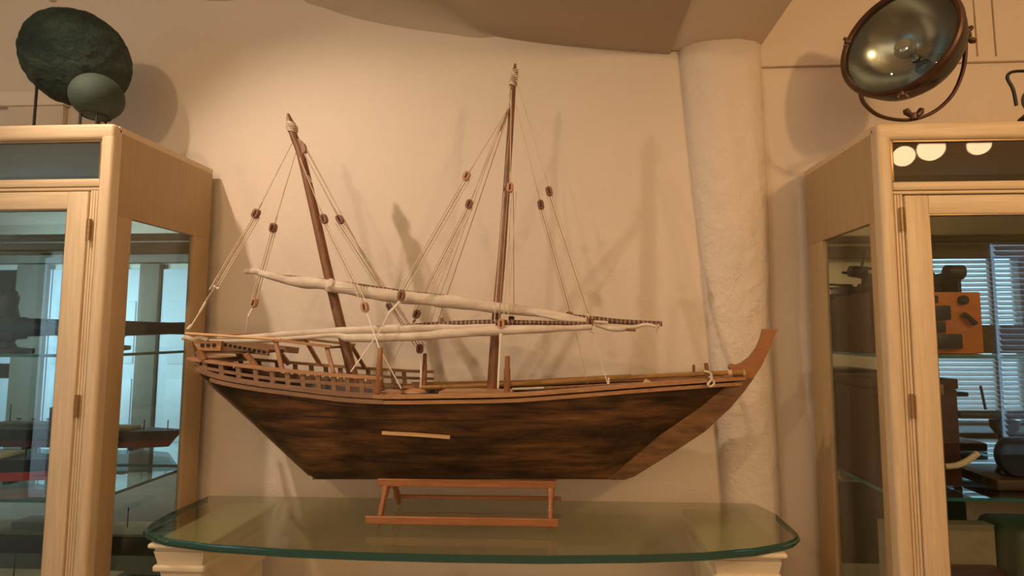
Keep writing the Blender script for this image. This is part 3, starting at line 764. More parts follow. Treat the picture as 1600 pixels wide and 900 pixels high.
# cleats / thwarts
bm = prism(bmesh.new(), [at(px, py, YC - 0.04) for px, py in ((1002, 602), (1010, 592), (1024, 600), (1026, 604))], (0, 1, 0), -0.012, 0.012); SP('cleat', bm, M_pale)
for px, py in ((612, 612), (648, 610)):
    p = at(px, py, YC - 0.10)
    bm = lathe(bmesh.new(), [(0, 0), (0.026, 0), (0.024, 0.006), (0.012, 0.011), (0, 0.012)], Matrix.Translation((p.x, p.y, p.z - 0.006)) @ Matrix.Scale(1.35, 4, (1, 0, 0)), 20); SP('deck_cleat', bm, M_rail)
bm = prism(bmesh.new(), [at(px, py, YC - 0.05) for px, py in ((690, 610), (745, 609), (800, 611), (800, 616), (690, 617))], (0, 1, 0), -0.04, 0.06); SP('hatch_board', bm, M_rail)
SP('side_board', strip(bmesh.new(), along(600, 1000, 20, lambda x: Vector((x, YC + gW(x) - 0.006, gZ(x) + 0.014))), 0.006, 0.012), M_bamboo)
# rope round the bow bitt
bm = bmesh.new(); tube(bm, smooth_pts([at(1101, 580, YC - 0.06), at(1110, 583, YC - 0.07), at(1112, 592, YC - 0.07), at(1106, 600, YC - 0.075), at(1110, 604, YC - 0.075), at(1116, 598, YC - 0.07), at(1108, 588, YC - 0.066)], 4), 0.0035, 6)
SP('bow_rope', bm, M_rope)

# ---- yards and furled sails
Y1, Y2 = YC - 0.045, YC - 0.080
def roll(px, rad, Y, seg=20, amp=0.28, ns=18, nm='furled_sail', m=M_sail, ell=0.9, lb=None):
    pp = smooth_pts([at(x, y, Y) for x, y in px], 8)
    n = len(pp); rr = []
    for i in range(n):
        t = i / (n - 1) * (len(rad) - 1); k = min(int(t), len(rad) - 2); rr.append((rad[k] + (rad[k + 1] - rad[k]) * (t - k)))
    return SP(nm, tube(bmesh.new(), pp, rr, seg, amp, ell, ns), m, label=lb, angle=60)
k_ = YC / F
s1 = [(413, 428), (450, 438), (515, 446), (560, 455), (625, 464), (700, 471), (760, 479), (830, 487), (880, 494), (925, 502)]
roll(s1, [0.010, 0.015, 0.019, 0.018, 0.019, 0.020, 0.019, 0.014, 0.009, 0.006], Y1, lb='upper furled white sail')
roll([(383, 425), (395, 423), (405, 426), (416, 429)], [0.008, 0.011, 0.010, 0.010], Y1, 12, 0.3, 60)
roll([(516, 436), (518, 442), (515, 449), (514, 456)], [0.006, 0.014, 0.015, 0.008], Y1 - 0.012, 10, 0.4, 60, 'sail_tie')
roll([(425, 430), (515, 439), (625, 455), (700, 464), (745, 475)], [0.0045, 0.005, 0.0055, 0.005, 0.003], Y1 + 0.005, 8, 0, 1, 'yard', M_lashed, 1)
roll([(745, 479), (815, 483), (860, 492), (920, 498), (975, 503), (1034, 506)], [0.004, 0.006, 0.0095, 0.0095, 0.008, 0.0078], Y1 + 0.012, 12, 0, 1, 'yard', M_lashed, 1)
roll([(820, 486), (860, 495), (900, 501), (950, 504)], [0.006, 0.007, 0.007, 0.004], Y1 - 0.006, 12, 0.3, 30)
roll([(930, 507), (960, 514), (990, 511), (1010, 507), (1028, 511)], [0.006, 0.009, 0.006, 0.005, 0.003], Y1, 12, 0.35, 35, lb='loose end of the furled sail')
roll([(978, 515), (993, 516)], [0.004, 0.004], Y1 - 0.012, 8, 0, 1, 'toggle', M_mast, 1)
roll([(1030, 507), (1026, 513), (1025, 522)], [0.004, 0.005, 0.002], Y1 - 0.005, 6, 0.4, 90, 'rope_end', M_rope, 1)
# lower yard
roll([(340, 528), (400, 525), (450, 522), (500, 519), (560, 515), (640, 513), (700, 512), (775, 509)], [0.003, 0.007, 0.0095, 0.0095, 0.0105, 0.0115, 0.009, 0.006], Y2 + 0.004, lb='lower furled sail, upper fold')
roll([(318, 532), (380, 533), (440, 530), (520, 524), (545, 528), (600, 528), (660, 525), (720, 520), (785, 516), (860, 514), (925, 511)], [0.004, 0.006, 0.007, 0.007, 0.0115, 0.012, 0.0135, 0.014, 0.0135, 0.011, 0.007], Y2, lb='lower furled white sail')
roll([(300, 528), (370, 522), (470, 521), (540, 519)], [0.004, 0.0045, 0.0045, 0.004], Y2 + 0.012, 8, 0.2, 40, 'yard', M_rail2, 1)
roll([(600, 513), (640, 509), (700, 506), (760, 504), (830, 504), (920, 506)], [0.003, 0.006, 0.0085, 0.009, 0.007, 0.005], Y2 + 0.02, 10, 0, 1, 'yard', M_lashed, 1)
for px, py in ((690, 500), (540, 446)):
    p = at(px, py, Y1); SP('yard_peg', T([p - Vector((0, 0, 0.005)), p + Vector((0, 0, 0.007))], [0.007, 0.005], 8), M_mast) if px == 690 else None

# ---- blocks and ropes
def rope(pts, r=0.0016, m=M_rope, sag=0.0):
    pp = [at(x, y, Y) for x, y, Y in pts]
    SP('rope', tube(bmesh.new(), pp if len(pp) > 2 else pp, r, 6), m)
def block(px, py, Y, ang=0, w=0.018, h=0.026, m=M_block):
    """little wooden pulley block, ang = tilt of its long axis from vertical in degrees"""
    c = at(px, py, Y); R = Matrix.Translation(c) @ Matrix.Rotation(math.radians(ang), 4, 'Y')
    bm = bmesh.new(); n = 12; oct_ = []
    for (x, z) in ((-0.5, -0.28), (-0.28, -0.5), (0.28, -0.5), (0.5, -0.28), (0.5, 0.28), (0.28, 0.5), (-0.28, 0.5), (-0.5, 0.28)):
        oct_.append(Vector((x * w * 1.15, 0, z * h * 1.15)))
    A = [bm.verts.new(R @ (v + Vector((0, -w * 0.45, 0)))) for v in oct_]; C = [bm.verts.new(R @ (v + Vector((0, w * 0.45, 0)))) for v in oct_]
    bm.faces.new(A); bm.faces.new(C[::-1])
    for i in range(8): bm.faces.new((A[i], A[(i + 1) % 8], C[(i + 1) % 8], C[i]))
    bmesh.ops.bevel(bm, geom=list(bm.edges), offset=0.0015, segments=2, affect='EDGES')
    b = SP('pulley_block', bm, m)
    bm = bmesh.new(); a = R @ Vector((0, -w * 0.5, h * 0.35)); e = R @ Vector((0, -w * 0.5, -h * 0.35))
    beam(bm, a, e, w * 0.22, 0.001, up=Vector((0, 1, 0))); link('sheave_slot', bm, M_hole, b, smooth=False)
YNr, YFr = YC - 0.12, YC + 0.11    # ropes to the near and the far side
M1 = YM - 0.012
def tackle(top, bu, bl, Ys, au=0, al=0, n=3, spread=4, m_u=M_block, m_l=M_block, Yt=M1, rr=0.0016):
    """single rope from the mast to the upper block, n falls to the lower block"""
    f = 0.45; Yu = Yt + (Ys - Yt) * f; Yl = Yt + (Ys - Yt) * 0.85
    rope([(top[0], top[1], Yt), (bu[0], bu[1], Yu)], 0.0016)
    # twisted end above the upper block
    tx = bu[0] + (top[0] - bu[0]) * 0.16; ty = bu[1] + (top[1] - bu[1]) * 0.16
    rope([(tx, ty, Yu), (bu[0], bu[1], Yu)], 0.0028, M_rope)
    block(bu[0], bu[1], Yu, au, m=m_u)
    for k in range(n):
        o = (k - (n - 1) / 2) * spread
        rope([(bu[0] + o * 0.9, bu[1] + 6, Yu + 0.002 * k), (bl[0] + o, bl[1] - 4, Yl)], rr, M_rope if k != 1 else M_rope_d)
    if m_l: block(bl[0], bl[1], Yl, al, m=m_l)
    return Yl
# mizzen
YlA = tackle((457, 222), (400, 334), (333, 457), YNr, 26, 0, 4, 4, m_l=None)
rope([(340, 445, YlA), (326, 464, YlA), (322, 471, YlA)], 0.0036, M_rope_d); rope([(326, 464, YlA), (312, 488, YN)], 0.0034, M_ropew)
rope([(312, 488, YN), (297, 512, YN)], 0.0022, M_ropew); rope([(334, 447, YlA), (342, 451, YlA)], 0.003, M_ropew)
rope([(299, 508, YN), (293, 514, YN)], 0.004, M_ropew)
Yl = tackle((463, 235), (427, 356), (397, 473), YC - 0.01, 8, 14, 3, 4, m_l=M_blockp)
rope([(395, 481, Yl), (388, 494, Yl)], 0.0034, M_ropew); rope([(388, 494, Yl), (383, 524, Yl)], 0.0018)
Yl = tackle((464, 235), (506, 342), (570, 480), YNr, -18, -14, 3, 4, m_l=M_blockp)
rope([(573, 488, Yl), (593, 545, YC - 0.15)], 0.0022, M_ropew)
rope([(593, 545, YC - 0.15), (627, 607, YC - 0.125)], 0.0020, M_ropew)
rope([(475, 238, M1), (532, 345, M1 + 0.03)], 0.0016); 
Yl = tackle((474, 238), (531, 343), (656, 545), YC + 0.05, -28, 0, 4, 5)
rope([(656, 556, Yl), (658, 575, Yl), (657, 606, YC + 0.0)], 0.0028, M_ropew)
rope([(479, 232, M1), (565, 395, M1 + 0.05), (648, 520, YC + 0.1)], 0.0016)
rope([(479, 235, M1), (640, 530, YC + 0.09)], 0.0014, M_rope_d)
rope([(465, 240, M1), (487, 285, M1 + 0.0)], 0.0016)
block(608, 480, YC + 0.02, -30, 0.014, 0.024, M_rope_d); 
# main mast
YA = YM + 0.008
Yl = tackle((797, 165), (729, 275), (627, 462), YNr, 24, 10, 3, 5, m_u=M_blockp, Yt=YA)
rope([(625, 471, Yl), (608, 489, Yl)], 0.0042, M_ropew); rope([(608, 489, Yl), (592, 520, Yl - 0.02), (548, 581, YC - 0.14)], 0.0020, M_ropew)
Yl = tackle((794, 172), (733, 319), (651, 491), YC + 0.05, 20, 22, 4, 4, Yt=YA)
rope([(649, 499, Yl), (645, 504, Yl)], 0.004, M_mast)
for dx, dy in ((0, 0), (4, 4), (-3, 2)):
    rope([(796 + dx * 0.3, 168, YA), (781 + dx, 200 + dy, YA), (735 + dx * 2, 330, YA + 0.05), (661 + dx * 3, 535, YFr)], 0.0015, M_rope if dx != 4 else M_rope_d)
rope([(794, 170, YA), (781, 204, YA + 0.01)], 0.0045, M_rope_d)
Yl = tackle((799, 140), (797, 293), (783, 506), YC - 0.10, 4, 0, 4, 7, m_u=M_blockp, m_l=M_blockp, Yt=YA - 0.014)
rope([(783, 516, Yl), (782, 532, Yl)], 0.005, M_ropew); rope([(782, 530, Yl), (778, 607, YC - 0.13)], 0.0024, M_ropew)
rope([(802, 300, YA - 0.02), (803, 486, YA)], 0.0016, M_rope_d); block(799, 497, YC + 0.03, 90, 0.012, 0.018)
rope([(797, 300, YA - 0.02), (795, 488, YA)], 0.0012)
Yl = tackle((806, 165), (845, 320), (891, 493), YC + 0.03, -10, -60, 3, 4, Yt=YA)
rope([(900, 520, Yl), (918, 600, YC + 0.06)], 0.0011)
Yl = tackle((807, 125), (858, 299), (922, 503), YC - 0.06, -16, -8, 3, 5, m_l=M_block, Yt=YA)
rope([(918, 490, Yl), (926, 517, Yl)], 0.0024, M_ropew); rope([(922, 516, Yl), (929, 519, Yl)], 0.005, M_ropew)
rope([(926, 518, Yl), (950, 602, YC - 0.03)], 0.0015, M_ropew)
rope([(951, 590, YC - 0.03), (951, 600, YC - 0.03)], 0.003, M_ropew)
rope([(594, 548, YC - 0.1), (720, 600, YC + 0.05)], 0.0008, M_rope_d) if False else None
rope([(640, 510, YC + 0.02), (606, 582, YC + 0.05)], 0.0012)

# ------------------------------------------------------------------ floats on the left cabinet
def ballmesh(c, r, amp, ns, sc=(1, 1, 1), sub=5):
    bm = bmesh.new(); bmesh.ops.create_icosphere(bm, subdivisions=sub, radius=1)
    for v in bm.verts:
        d = v.co.normalized(); k = 1 + amp * noise.noise(d * ns) + amp * 0.5 * noise.noise(d * ns * 3.1)
        v.co = Vector((d.x * sc[0], d.y * sc[1], d.z * sc[2])) * r * k + Vector(c)
    return bm
YBL = 1.70; cb = at(121, 92, YBL); RB = 0.150
fl = thing('net_float', 'large rough dark green ball on a thin black stand on the left cabinet', 'float', (cb.x, cb.y, ZTL))
link('ball', ballmesh(cb, RB, 0.028, 6, (1.0, 1, 1.06), 6), M_float, fl)
bm = bmesh.new(); rr = 0.10; zr_ = cb.z - math.sqrt(RB ** 2 - rr ** 2) - 0.004
tube(bm, [Vector((cb.x + rr * math.cos(a), cb.y + rr * math.sin(a), zr_)) for a in [2 * PI * i / 32 for i in range(33)]], 0.0035, 6)
link('ring', bm, M_iron, fl)
for a in (PI * 1.15, PI * 1.80, PI * 0.5):
    x = cb.x + rr * math.cos(a); y = cb.y + rr * math.sin(a)
    link('leg', T([(x, y, zr_), (x, y, ZTL + 0.001)], 0.004, 8), M_iron, fl)
cs = at(152, 152, 1.56); RS = 0.070
f2 = thing('net_float', 'small smooth grey green ball in front of the larger one', 'float', (cs.x, cs.y, ZTL))
link('ball', ballmesh(cs, RS, 0.006, 3, (1.0, 1, 1.0), 6), M_float2, f2)
zb2 = cs.z - RS * 0.85
bm = bmesh.new(); tube(bm, [Vector((cs.x + 0.036 * math.cos(a), cs.y + 0.036 * math.sin(a), zb2 - 0.002)) for a in [2 * PI * i / 24 for i in range(25)]], 0.003, 6)
link('ring', bm, M_iron, f2)
for a in (PI * 1.25, PI * 1.75, PI * 0.5):
    x = cs.x + 0.036 * math.cos(a); y = cs.y + 0.036 * math.sin(a)
    link('leg', T([(x, y, zb2), (x, y, ZTL + 0.001)], 0.003, 8), M_iron, f2)
# brown thing at the left frame edge
pe = at(-12, 135, 1.80)
o = lathe(bmesh.new(), [(0, 0), (0.03, 0), (0.032, 0.01), (0.014, 0.03), (0.012, 0.08), (0.034, 0.11), (0.04, 0.14), (0.036, 0.16), (0.02, 0.185), (0, 0.19)], Matrix.Translation((pe.x, 1.75, ZTL)) , 20)
tag(link('finial', o, M_bronze, base=(pe.x, 1.75, ZTL)), 'brown turned finial on the left cabinet, cut by the left edge of the photo', 'finial')

# ------------------------------------------------------------------ searchlight
YS = 1.62
sc = at(1403, 66, YS); RSL = 0.166
nrm = Vector((-0.78, -0.60, 0.10)).normalized()
zax = nrm; xax = Vector((0, 0, 1)).cross(zax).normalized(); yax = zax.cross(xax)
MS = Matrix((( xax.x, yax.x, zax.x, sc.x), (xax.y, yax.y, zax.y, sc.y), (xax.z, yax.z, zax.z, sc.z), (0, 0, 0, 1)))
sl_ = thing('searchlight', 'round bronze searchlight with a glass lens and a curved yoke on the right cabinet', 'searchlight', (sc.x, sc.y, ZTR))
R = RSL
link('bezel', lathe(bmesh.new(), [(R * 0.90, 0.004), (R * 0.92, 0.010), (R * 0.97, 0.012), (R * 1.0, 0.006), (R * 1.0, -0.012), (R * 0.95, -0.018), (R * 0.90, -0.010), (R * 0.90, 0.004)], MS, 64), M_bronze, sl_)
link('housing', lathe(bmesh.new(), [(R * 0.94, -0.012), (R * 0.95, -0.05), (R * 0.90, -0.085), (R * 0.75, -0.13), (R * 0.5, -0.165), (R * 0.2, -0.18), (0, -0.182)], MS, 48), M_bodyg, sl_)
link('reflector', lathe(bmesh.new(), [(R * 0.90, -0.012), (R * 0.84, -0.04), (R * 0.7, -0.075), (R * 0.5, -0.105), (R * 0.25, -0.122), (0, -0.127)], MS, 48), M_reflector, sl_)
link('lens', lathe(bmesh.new(), [(R * 0.905, 0.002), (R * 0.7, 0.012), (R * 0.45, 0.019), (R * 0.2, 0.023), (0, 0.024)], MS, 48), M_lens, sl_)
bulb = lathe(bmesh.new(), [(0.012, -0.12), (0.013, -0.085), (0.016, -0.08), (0.028, -0.06), (0.03, -0.045), (0.022, -0.026), (0, -0.018)], MS, 24)
link('bulb', bulb, refl('bulb_glass', (0.55, 0.55, 0.48), 0.15, 0.7), sl_)
bm = bmesh.new(); lathe(bm, [(0.022, -0.112), (0.022, -0.100), (0.010, -0.096), (0.010, -0.112)], MS @ Matrix.Translation((0.035, -0.06, 0.02)), 20); link('vent_hole', bm, M_hole, sl_)
# yoke: arc below the drum between the trunnions
Yy = YS + 0.035
def SPx(px, py, Y=None): return at(px, py, Y if Y else Yy)
yk = smooth_pts([at(1344, 142, 1.60), at(1349, 160, 1.61), at(1370, 179, 1.625), at(1400, 187, 1.64), at(1430, 186, 1.64), at(1462, 173, 1.63), at(1488, 148, 1.61), at(1503, 115, 1.60), at(1508, 85, 1.59), at(1508, 58, 1.585)], 6)
link('yoke', tube(bmesh.new(), yk, 0.0075, 10, 0, 0.7), M_bronze, sl_)
def wing(px, py, Y, ang, s=1.0):
    c = at(px, py, Y); Mw = Matrix.Translation(c) @ Matrix.Rotation(math.radians(ang), 4, 'Y')
    bm = bmesh.new()
    lathe(bm, [(0, -0.004 * s), (0.010 * s, -0.004 * s), (0.010 * s, 0.012 * s), (0, 0.012 * s)], Mw, 12)
    for q in (-1, 1):
        tube(bm, [Mw @ Vector((q * 0.008 * s, 0, 0.006 * s)), Mw @ Vector((q * 0.018 * s, 0, 0.016 * s)), Mw @ Vector((q * 0.021 * s, 0, 0.024 * s))], [0.006 * s, 0.009 * s, 0.007 * s], 10)
    link('wing_nut', bm, M_bronze, sl_)
wing(1508, 56, 1.58, 80, 1.0); wing(1326, 66, 1.62, -90, 0.6); link('pivot', T([at(1508, 56, 1.58), at(1485, 58, 1.66)], 0.008, 10), M_bronze, sl_); link('pivot', T([at(1320, 66, 1.62), at(1329, 66, 1.62)], 0.006, 10), M_bronze, sl_); wing(1409, 145, 1.56, 180, 0.7); wing(1428, 184, 1.63, 0, 1.1)
link('pivot_base', lathe(bmesh.new(), [(0, 0), (0.03, 0), (0.03, 0.006), (0.014, 0.012), (0.012, 0.05), (0, 0.05)], Matrix.Translation((at(1428, 190, 1.65).x, 1.65, ZTR + 0.0005)), 20), M_bronze, sl_)
h = smooth_pts([at(1412, 147, 1.57), at(1435, 141, 1.575), at(1457, 134, 1.58), at(1466, 125, 1.585), at(1463, 119, 1.59), at(1450, 124, 1.60)], 5)
link('handle', tube(bmesh.new(), h, 0.0055, 8), M_bronze, sl_)
link('top_lug', T([at(1490, 12, 1.60), at(1495, -10, 1.60)], 0.012, 10), M_bronze, sl_)

# second iron instrument cut by the right edge
ins = thing('signal_lantern', 'black iron lantern with a bent handle at the right edge, on the right cabinet', 'lantern', (at(1610, 185, 1.62).x, 1.62, ZTR))
xq = at(1612, 150, 1.62).x
link('body', lathe(bmesh.new(), [(0, 0), (0.045, 0), (0.045, 0.008), (0.038, 0.02), (0.036, 0.055), (0.02, 0.07), (0, 0.075)], Matrix.Translation((xq, 1.62, ZTR + 0.0005)), 24), M_iron, ins)
link('lens_ring', lathe(bmesh.new(), [(0, -0.02), (0.04, -0.02), (0.045, 0.0), (0.04, 0.02), (0, 0.02)], Matrix.Translation((xq + 0.008, 1.60, ZTR + 0.105)) @ Matrix.Rotation(PI / 2, 4, 'X'), 24), M_bodyg, ins)
link('handle', tube(bmesh.new(), smooth_pts([at(1588, 165, 1.61), at(1583, 140, 1.61), at(1574, 122, 1.61), at(1580, 113, 1.61), at(1600, 111, 1.61), at(1620, 113, 1.61)], 5), 0.0045, 8), M_iron, ins)

# ------------------------------------------------------------------ things in the left cabinet
zs1, zs2, zs3 = 1.42 - 0.062, 1.42 - 0.475, 1.42 - 0.86
M_gun = plain('gunmetal', (0.025, 0.028, 0.03), 0.4, 0.4)
M_grey = plain('ship_grey', (0.42, 0.40, 0.34), 0.6)
M_cream = plain('deck_cream', (0.60, 0.52, 0.38), 0.6)
M_black = plain('hull_black', (0.012, 0.013, 0.017), 0.4)
M_red = plain('hull_red', (0.50, 0.045, 0.04), 0.4)
# telescope-like gun on a pedestal
YI = 1.74; gx = -1.86
gunm = thing('model_gun', 'dark metal deck gun on a round mount on the upper glass shelf', 'model gun', (gx, YI, zs1 + 0.0005))
link('mount', lathe(bmesh.new(), [(0, 0), (0.075, 0), (0.073, 0.008), (0.03, 0.014), (0.022, 0.03), (0.03, 0.045), (0, 0.05)], Matrix.Translation((gx, YI, zs1 + 0.0005)), 28), M_gun, gunm)
link('cradle', B(gx - 0.07, gx + 0.05, YI - 0.03, YI + 0.03, zs1 + 0.04, zs1 + 0.115, bev=0.008), M_gun, gunm)
link('barrel', T([(gx - 0.20, YI, zs1 + 0.08), (gx - 0.05, YI, zs1 + 0.08), (gx + 0.1, YI, zs1 + 0.08), (gx + 0.26, YI, zs1 + 0.08), (gx + 0.33, YI, zs1 + 0.08)], [0.033, 0.036, 0.030, 0.024, 0.026], 20), M_gun, gunm)
link('sight', ballmesh((gx - 0.02, YI, zs1 + 0.135), 0.032, 0.05, 3, (1.1, 1, 1), 3), M_gun, gunm)
bm = tube(bmesh.new(), [(gx - 0.02, YI, zs1 + 0.12), (gx - 0.015, YI, zs1 + 0.16), (gx + 0.005, YI, zs1 + 0.19), (gx + 0.015, YI, zs1 + 0.20)], [0.045, 0.035, 0.026, 0.012], 14)
link('hood', bm, M_gun, gunm)
link('breech', T([(gx - 0.23, YI, zs1 + 0.08), (gx - 0.19, YI, zs1 + 0.08)], [0.028, 0.04], 16), M_gun, gunm)

def liner(x0, x1, y, z, Hh, Wd, label):
    """model steamship from stern x0 to bow x1, on z"""
    s = thing('model_steamer', label, 'model ship', ((x0 + x1) / 2, y, z))
    L = x1 - x0
    def hullpart(za, zb_, grow, m, nm):
        bm = bmesh.new(); rows = []
        for i in range(41):
            t = i / 40; wv = Wd / 2 * min(1, (1 - t) * 5) ** 0.6 * min(1, 0.35 + t * 5) ** 0.6
            row = []
            for zz in (za, zb_):
                k = (zz - z) / Hh; x = x0 + L * t * (0.94 + 0.06 * k)
                ww = max(0.001, wv * (0.75 + 0.25 * k))
                row += [(x, y - ww, zz), (x, y + ww, zz)]
            rows.append([bm.verts.new(v) for v in (row[0], row[1], row[3], row[2])])
        for P_, Q in zip(rows, rows[1:]):
            for i in range(4): bm.faces.new((P_[i], P_[(i + 1) % 4], Q[(i + 1) % 4], Q[i]))
        bm.faces.new(rows[0]); bm.faces.new(rows[-1][::-1])
        link(nm, bm, m, s)
    hullpart(z, z + Hh * 0.42, 0, M_red, 'lower_hull'); hullpart(z + Hh * 0.42, z + Hh, 0, M_black, 'upper_hull')
    zd = z + Hh
    link('deck_house', B(x0 + L * 0.10, x0 + L * 0.78, y - Wd * 0.36, y + Wd * 0.36, zd, zd + 0.013, bev=0.003), M_cream, s)
    link('deck_house', B(x0 + L * 0.16, x0 + L * 0.68, y - Wd * 0.30, y + Wd * 0.30, zd + 0.014, zd + 0.026, bev=0.003), M_grey, s)
    link('deck_house', B(x0 + L * 0.55, x0 + L * 0.66, y - Wd * 0.25, y + Wd * 0.25, zd + 0.027, zd + 0.042, bev=0.003), M_cream, s)
    for k in range(6):
        xx = x0 + L * (0.2 + 0.07 * k)
        link('lifeboat', T([(xx, y - Wd * 0.34, zd + 0.033), (xx + 0.012, y - Wd * 0.34, zd + 0.031), (xx + 0.024, y - Wd * 0.34, zd + 0.033)], [0.002, 0.006, 0.002], 8), M_cream, s)
    return s, zd
ls, zd = liner(-2.50, -1.555, 1.70, zs2 + 0.012, 0.068, 0.11, 'black and red hulled model steamer with cream decks on the middle glass shelf')
for xx in (-2.10, -1.93):
    f = link('funnel', lathe(bmesh.new(), [(0.018, 0), (0.018, 0.05), (0, 0.05)], Matrix.Translation((xx, 1.70, zd + 0.025)) @ Matrix.Scale(1.4, 4, (1, 0, 0)), 20), M_red, ls)
    link('funnel_top', lathe(bmesh.new(), [(0.0185, 0.045), (0.0185, 0.062), (0, 0.062)], Matrix.Translation((xx, 1.70, zd + 0.025)) @ Matrix.Scale(1.4, 4, (1, 0, 0)), 20), M_cream, ls)
for xx in (-2.3, -1.62, -1.72): link('mast', T([(xx, 1.70, zd), (xx, 1.70, zd + 0.10 if xx < -2 else zd + 0.04)], 0.0018, 6), M_gun, ls)
for xx in (-2.2, -1.75): link('cradle', B(xx - 0.01, xx + 0.01, 1.67, 1.73, zs2 + 0.0005, zs2 + 0.0125), M_gun, ls)
# long low dark models on the bottom shelf
bt = thing('model_barge', 'long low dark model barge on the bottom shelf of the left cabinet', 'model ship', (-1.9, 1.72, zs3 + 0.0005))
link('hull', B(-2.6, -1.42, 1.64, 1.80, zs3 + 0.0005, zs3 + 0.07, bev=0.012), M_gun, bt)
link('deck', B(-2.58, -1.44, 1.65, 1.79, zs3 + 0.0705, zs3 + 0.082, bev=0.003), M_cream, bt)
link('deck_house', B(-2.2, -1.9, 1.68, 1.76, zs3 + 0.082, zs3 + 0.11, bev=0.004), M_grey, bt)
link('deck_house', B(-1.62, -1.55, 1.68, 1.76, zs3 + 0.082, zs3 + 0.105, bev=0.004), M_grey, bt)
for xx in (-1.5, -1.75): link('mast', T([(xx, 1.72, zs3 + 0.08), (xx, 1.72, zs3 + 0.16)], 0.002, 6), M_gun, bt)

# ------------------------------------------------------------------ things in the right cabinet
rz1, rz2, rz3 = 1.42 - 0.06, 1.42 - 0.435, 1.42 - 0.86
M_orange = wood('orange_varnish', (0.33, 0.10, 0.015), (0.46, 0.16, 0.028), (3, 20, 12), 0.35)
M_dkred = wood('red_mahogany', (0.030, 0.009, 0.004), (0.055, 0.017, 0.007), (3, 20, 12), 0.35)
M_grn = plain('green_paint', (0.06, 0.085, 0.04), 0.55)
M_card = plain('worn_card', (0.27, 0.215, 0.13), 0.85, 0, 0.25, 9)
M_paper = plain('old_paper', (0.52, 0.44, 0.30), 0.8)
bx0 = XCR + 0.03; bx1 = at(1535, 500, 1.62).x; bt_z = at(1500, 456, 1.62).z
tp = thing('telegraph_box', 'orange varnished instrument box with dark fittings and a roller arm on top', 'instrument', ((bx0 + bx1) / 2, 1.72, rz1 + 0.0005))
link('case', B(bx0 + 0.012, bx1, 1.62, 1.83, rz1 + 0.0005, bt_z, bev=0.004), M_orange, tp)
link('side_panel', B(bx0, bx0 + 0.0115, 1.632, 1.832, rz1 + 0.0005, bt_z, bev=0.003), M_dkred, tp)
link('back_panel', B(bx0, bx1, 1.8305, 1.838, rz1 + 0.0005, bt_z, bev=0.002), M_dkred, tp)
def fp(px, py, Y=1.615): return at(px, py, Y)
for (a, b, c_, d) in ((1446, 478, 1482, 500), (1446, 504, 1474, 520), (1450, 522, 1500, 545), (1446, 462, 1462, 474)):
    p = fp(a, b); q = fp(c_, d)
    link('fitting', B(p.x, q.x, 1.600, 1.621, q.z, p.z, bev=0.004), M_gun, tp)
p = fp(1505, 469); link('knob', lathe(bmesh.new(), [(0, -0.002), (0.013, -0.002), (0.013, 0.01), (0.009, 0.014), (0, 0.014)], Matrix.Translation((p.x, 1.618, p.z)) @ Matrix.Rotation(PI / 2, 4, 'X'), 20), M_gun, tp)
link('crank', T([fp(1504, 491, 1.612), fp(1512, 494, 1.606), fp(1524, 506, 1.606)], [0.009, 0.006, 0.008], 10), M_gun, tp)
# roller arm frame
zt = bt_z
for yy in (1.66, 1.78):
    link('arm', T([(bx0 + 0.0, yy, zt + 0.075), (bx0 + 0.17, yy, zt + 0.062), (bx1 - 0.10, yy, zt + 0.055)], 0.0045, 8), M_gun, tp)
for xx in (bx0 + 0.07, bx0 + 0.19, bx0 + 0.27):
    link('bracket', B(xx - 0.006, xx + 0.006, 1.65, 1.79, zt + 0.0, zt + 0.065, bev=0.002), M_gun, tp)
link('platen', T([(bx0 + 0.02, 1.72, zt + 0.018), (bx0 + 0.26, 1.72, zt + 0.018)], 0.016, 14), M_gun, tp)
for px, r in ((1292, 0.017), (1338, 0.020), (1490, 0.022)):
    pp_ = at(px, 424, 1.70) if px < 1400 else at(px, 424, 1.64)
    xx = max(pp_.x, bx0 + 0.005)
    link('roller', T([(xx - 0.022, 1.70 if px < 1400 else 1.64, pp_.z), (xx + 0.022, 1.70 if px < 1400 else 1.64, pp_.z - 0.004)], [r * 0.85, r], 16), M_gun, tp)
link('rod', T([at(1345, 425, 1.69), at(1351, 392, 1.69)], 0.004, 8), M_gun, tp)

# mahogany case on the second shelf
cz = at(1470, 592, 1.64).z
cx1 = at(1495, 600, 1.64).x
mc = thing('mahogany_case', 'tall dark red wooden case on the middle shelf of the right cabinet', 'case', ((bx0 + cx1) / 2, 1.74, rz2 + 0.0005))
link('body', B(bx0, cx1, 1.64, 1.86, rz2 + 0.0005, cz - 0.03, bev=0.004), M_dkred, mc)
link('lid', B(bx0 - 0.003, cx1 + 0.003, 1.637, 1.863, cz - 0.029, cz, bev=0.004), M_dkred, mc)
link('clasp', B((bx0 + cx1) / 2 + 0.05, (bx0 + cx1) / 2 + 0.075, 1.628, 1.638, cz - 0.045, cz - 0.015, bev=0.002), M_brass, mc)
# curved pale tusk
tk = tube(bmesh.new(), smooth_pts([at(1476, 729, 1.58), at(1495, 727, 1.58), at(1513, 719, 1.58), at(1528, 708, 1.58)], 5), [0.008] * 16, 10)
tag(link('curved_handle', tk, M_paper, base=at(1500, 730, 1.58)), 'pale curved strip in front of the dark red case', 'strip')
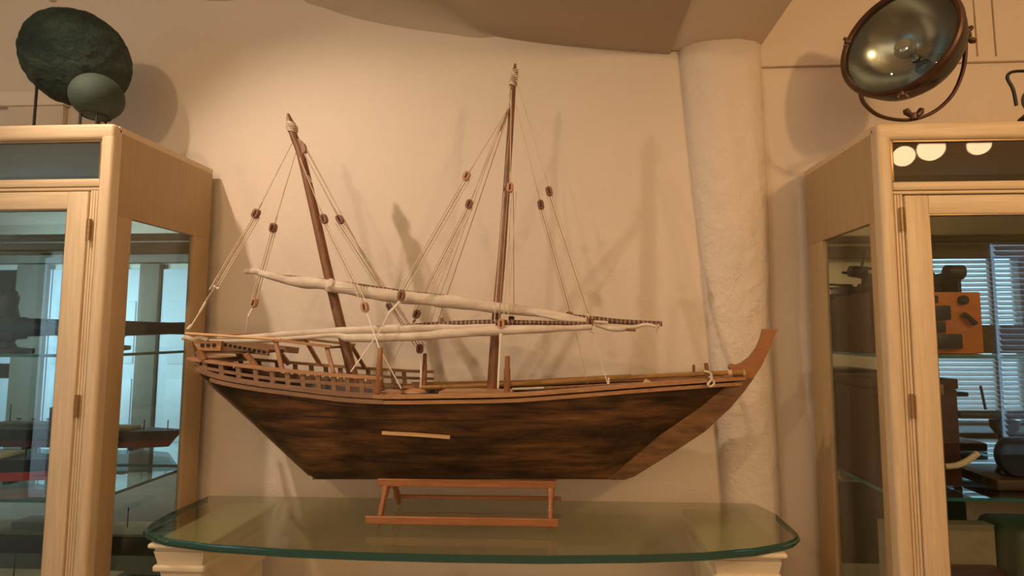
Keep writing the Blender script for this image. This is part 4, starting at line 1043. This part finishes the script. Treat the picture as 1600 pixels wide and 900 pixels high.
# dark balance-like instrument to the right
ix = at(1560, 650, 1.66).x
bi = thing('brass_instrument', 'dark metal instrument with a flat bar and upright rod right of the red case', 'instrument', (ix, 1.68, rz2 + 0.0005))
link('base', B(max(ix - 0.06, cx1 + 0.008), ix + 0.30, 1.60, 1.78, rz2 + 0.0005, rz2 + 0.03, bev=0.006), M_darkw, bi)
link('column', lathe(bmesh.new(), [(0, 0), (0.03, 0), (0.018, 0.03), (0.016, 0.10), (0.035, 0.13), (0.035, 0.15), (0, 0.16)], Matrix.Translation((ix + 0.03, 1.68, rz2 + 0.03)), 20), M_gun, bi)
zz = at(1560, 646, 1.66).z
link('bar', B(max(ix - 0.13, cx1 + 0.006), ix + 0.3, 1.64, 1.70, zz - 0.012, zz + 0.004, bev=0.003), M_gun, bi)
link('rod', T([at(1540, 640, 1.66), at(1532, 603, 1.66)], 0.0035, 8), M_gun, bi)
link('wheel', lathe(bmesh.new(), [(0, -0.012), (0.055, -0.012), (0.06, 0), (0.055, 0.012), (0, 0.012)], Matrix.Translation((ix + 0.02, 1.63, rz2 + 0.09)) @ Matrix.Rotation(PI / 2, 4, 'X'), 28), M_gun, bi)
link('dial', lathe(bmesh.new(), [(0.02, 0.0), (0.024, 0.01), (0.016, 0.012), (0.014, 0)], Matrix.Translation((ix + 0.07, 1.60, rz2 + 0.07)) @ Matrix.Rotation(PI / 2, 4, 'X'), 24), M_chrome, bi)
# lower shelf
gx0 = at(1545, 850, 1.66).x
gc = thing('green_case', 'rounded green case on the bottom shelf of the right cabinet', 'case', (gx0 + 0.1, 1.7, rz3 + 0.0005))
link('body', B(max(gx0 - 0.03, XCR + 0.40), gx0 + 0.26, 1.62, 1.80, rz3 + 0.0005, at(1560, 822, 1.66).z, bev=0.03, seg=5), M_grn, gc)
link('latch', B(gx0 + 0.03, gx0 + 0.06, 1.612, 1.622, rz3 + 0.13, rz3 + 0.16, bev=0.003), M_chrome, gc)
pg = thing('leather_ledger', 'dark red ledger and worn card folder on the right cabinet bottom shelf', 'book', (at(1440, 840, 1.7).x, 1.72, rz3 + 0.0005))
xa = XCR + 0.13
link('cover', B(xa, xa + 0.25, 1.66, 1.70, rz3 + 0.0005, rz3 + 0.19, bev=0.003), M_dkred, pg)
link('pages', B(xa - 0.05, xa + 0.26, 1.701, 1.74, rz3 + 0.005, rz3 + 0.30), M_card, pg)
bm = tube(bmesh.new(), smooth_pts([at(1440, 880, 1.6), at(1452, 876, 1.6), at(1468, 882, 1.6), at(1480, 898, 1.6)], 5), 0.004, 8)
tag(link('chrome_hook', bm, M_chrome, base=at(1440, 880, 1.6)), 'curved chrome wire in front of the ledger at the bottom right', 'wire')
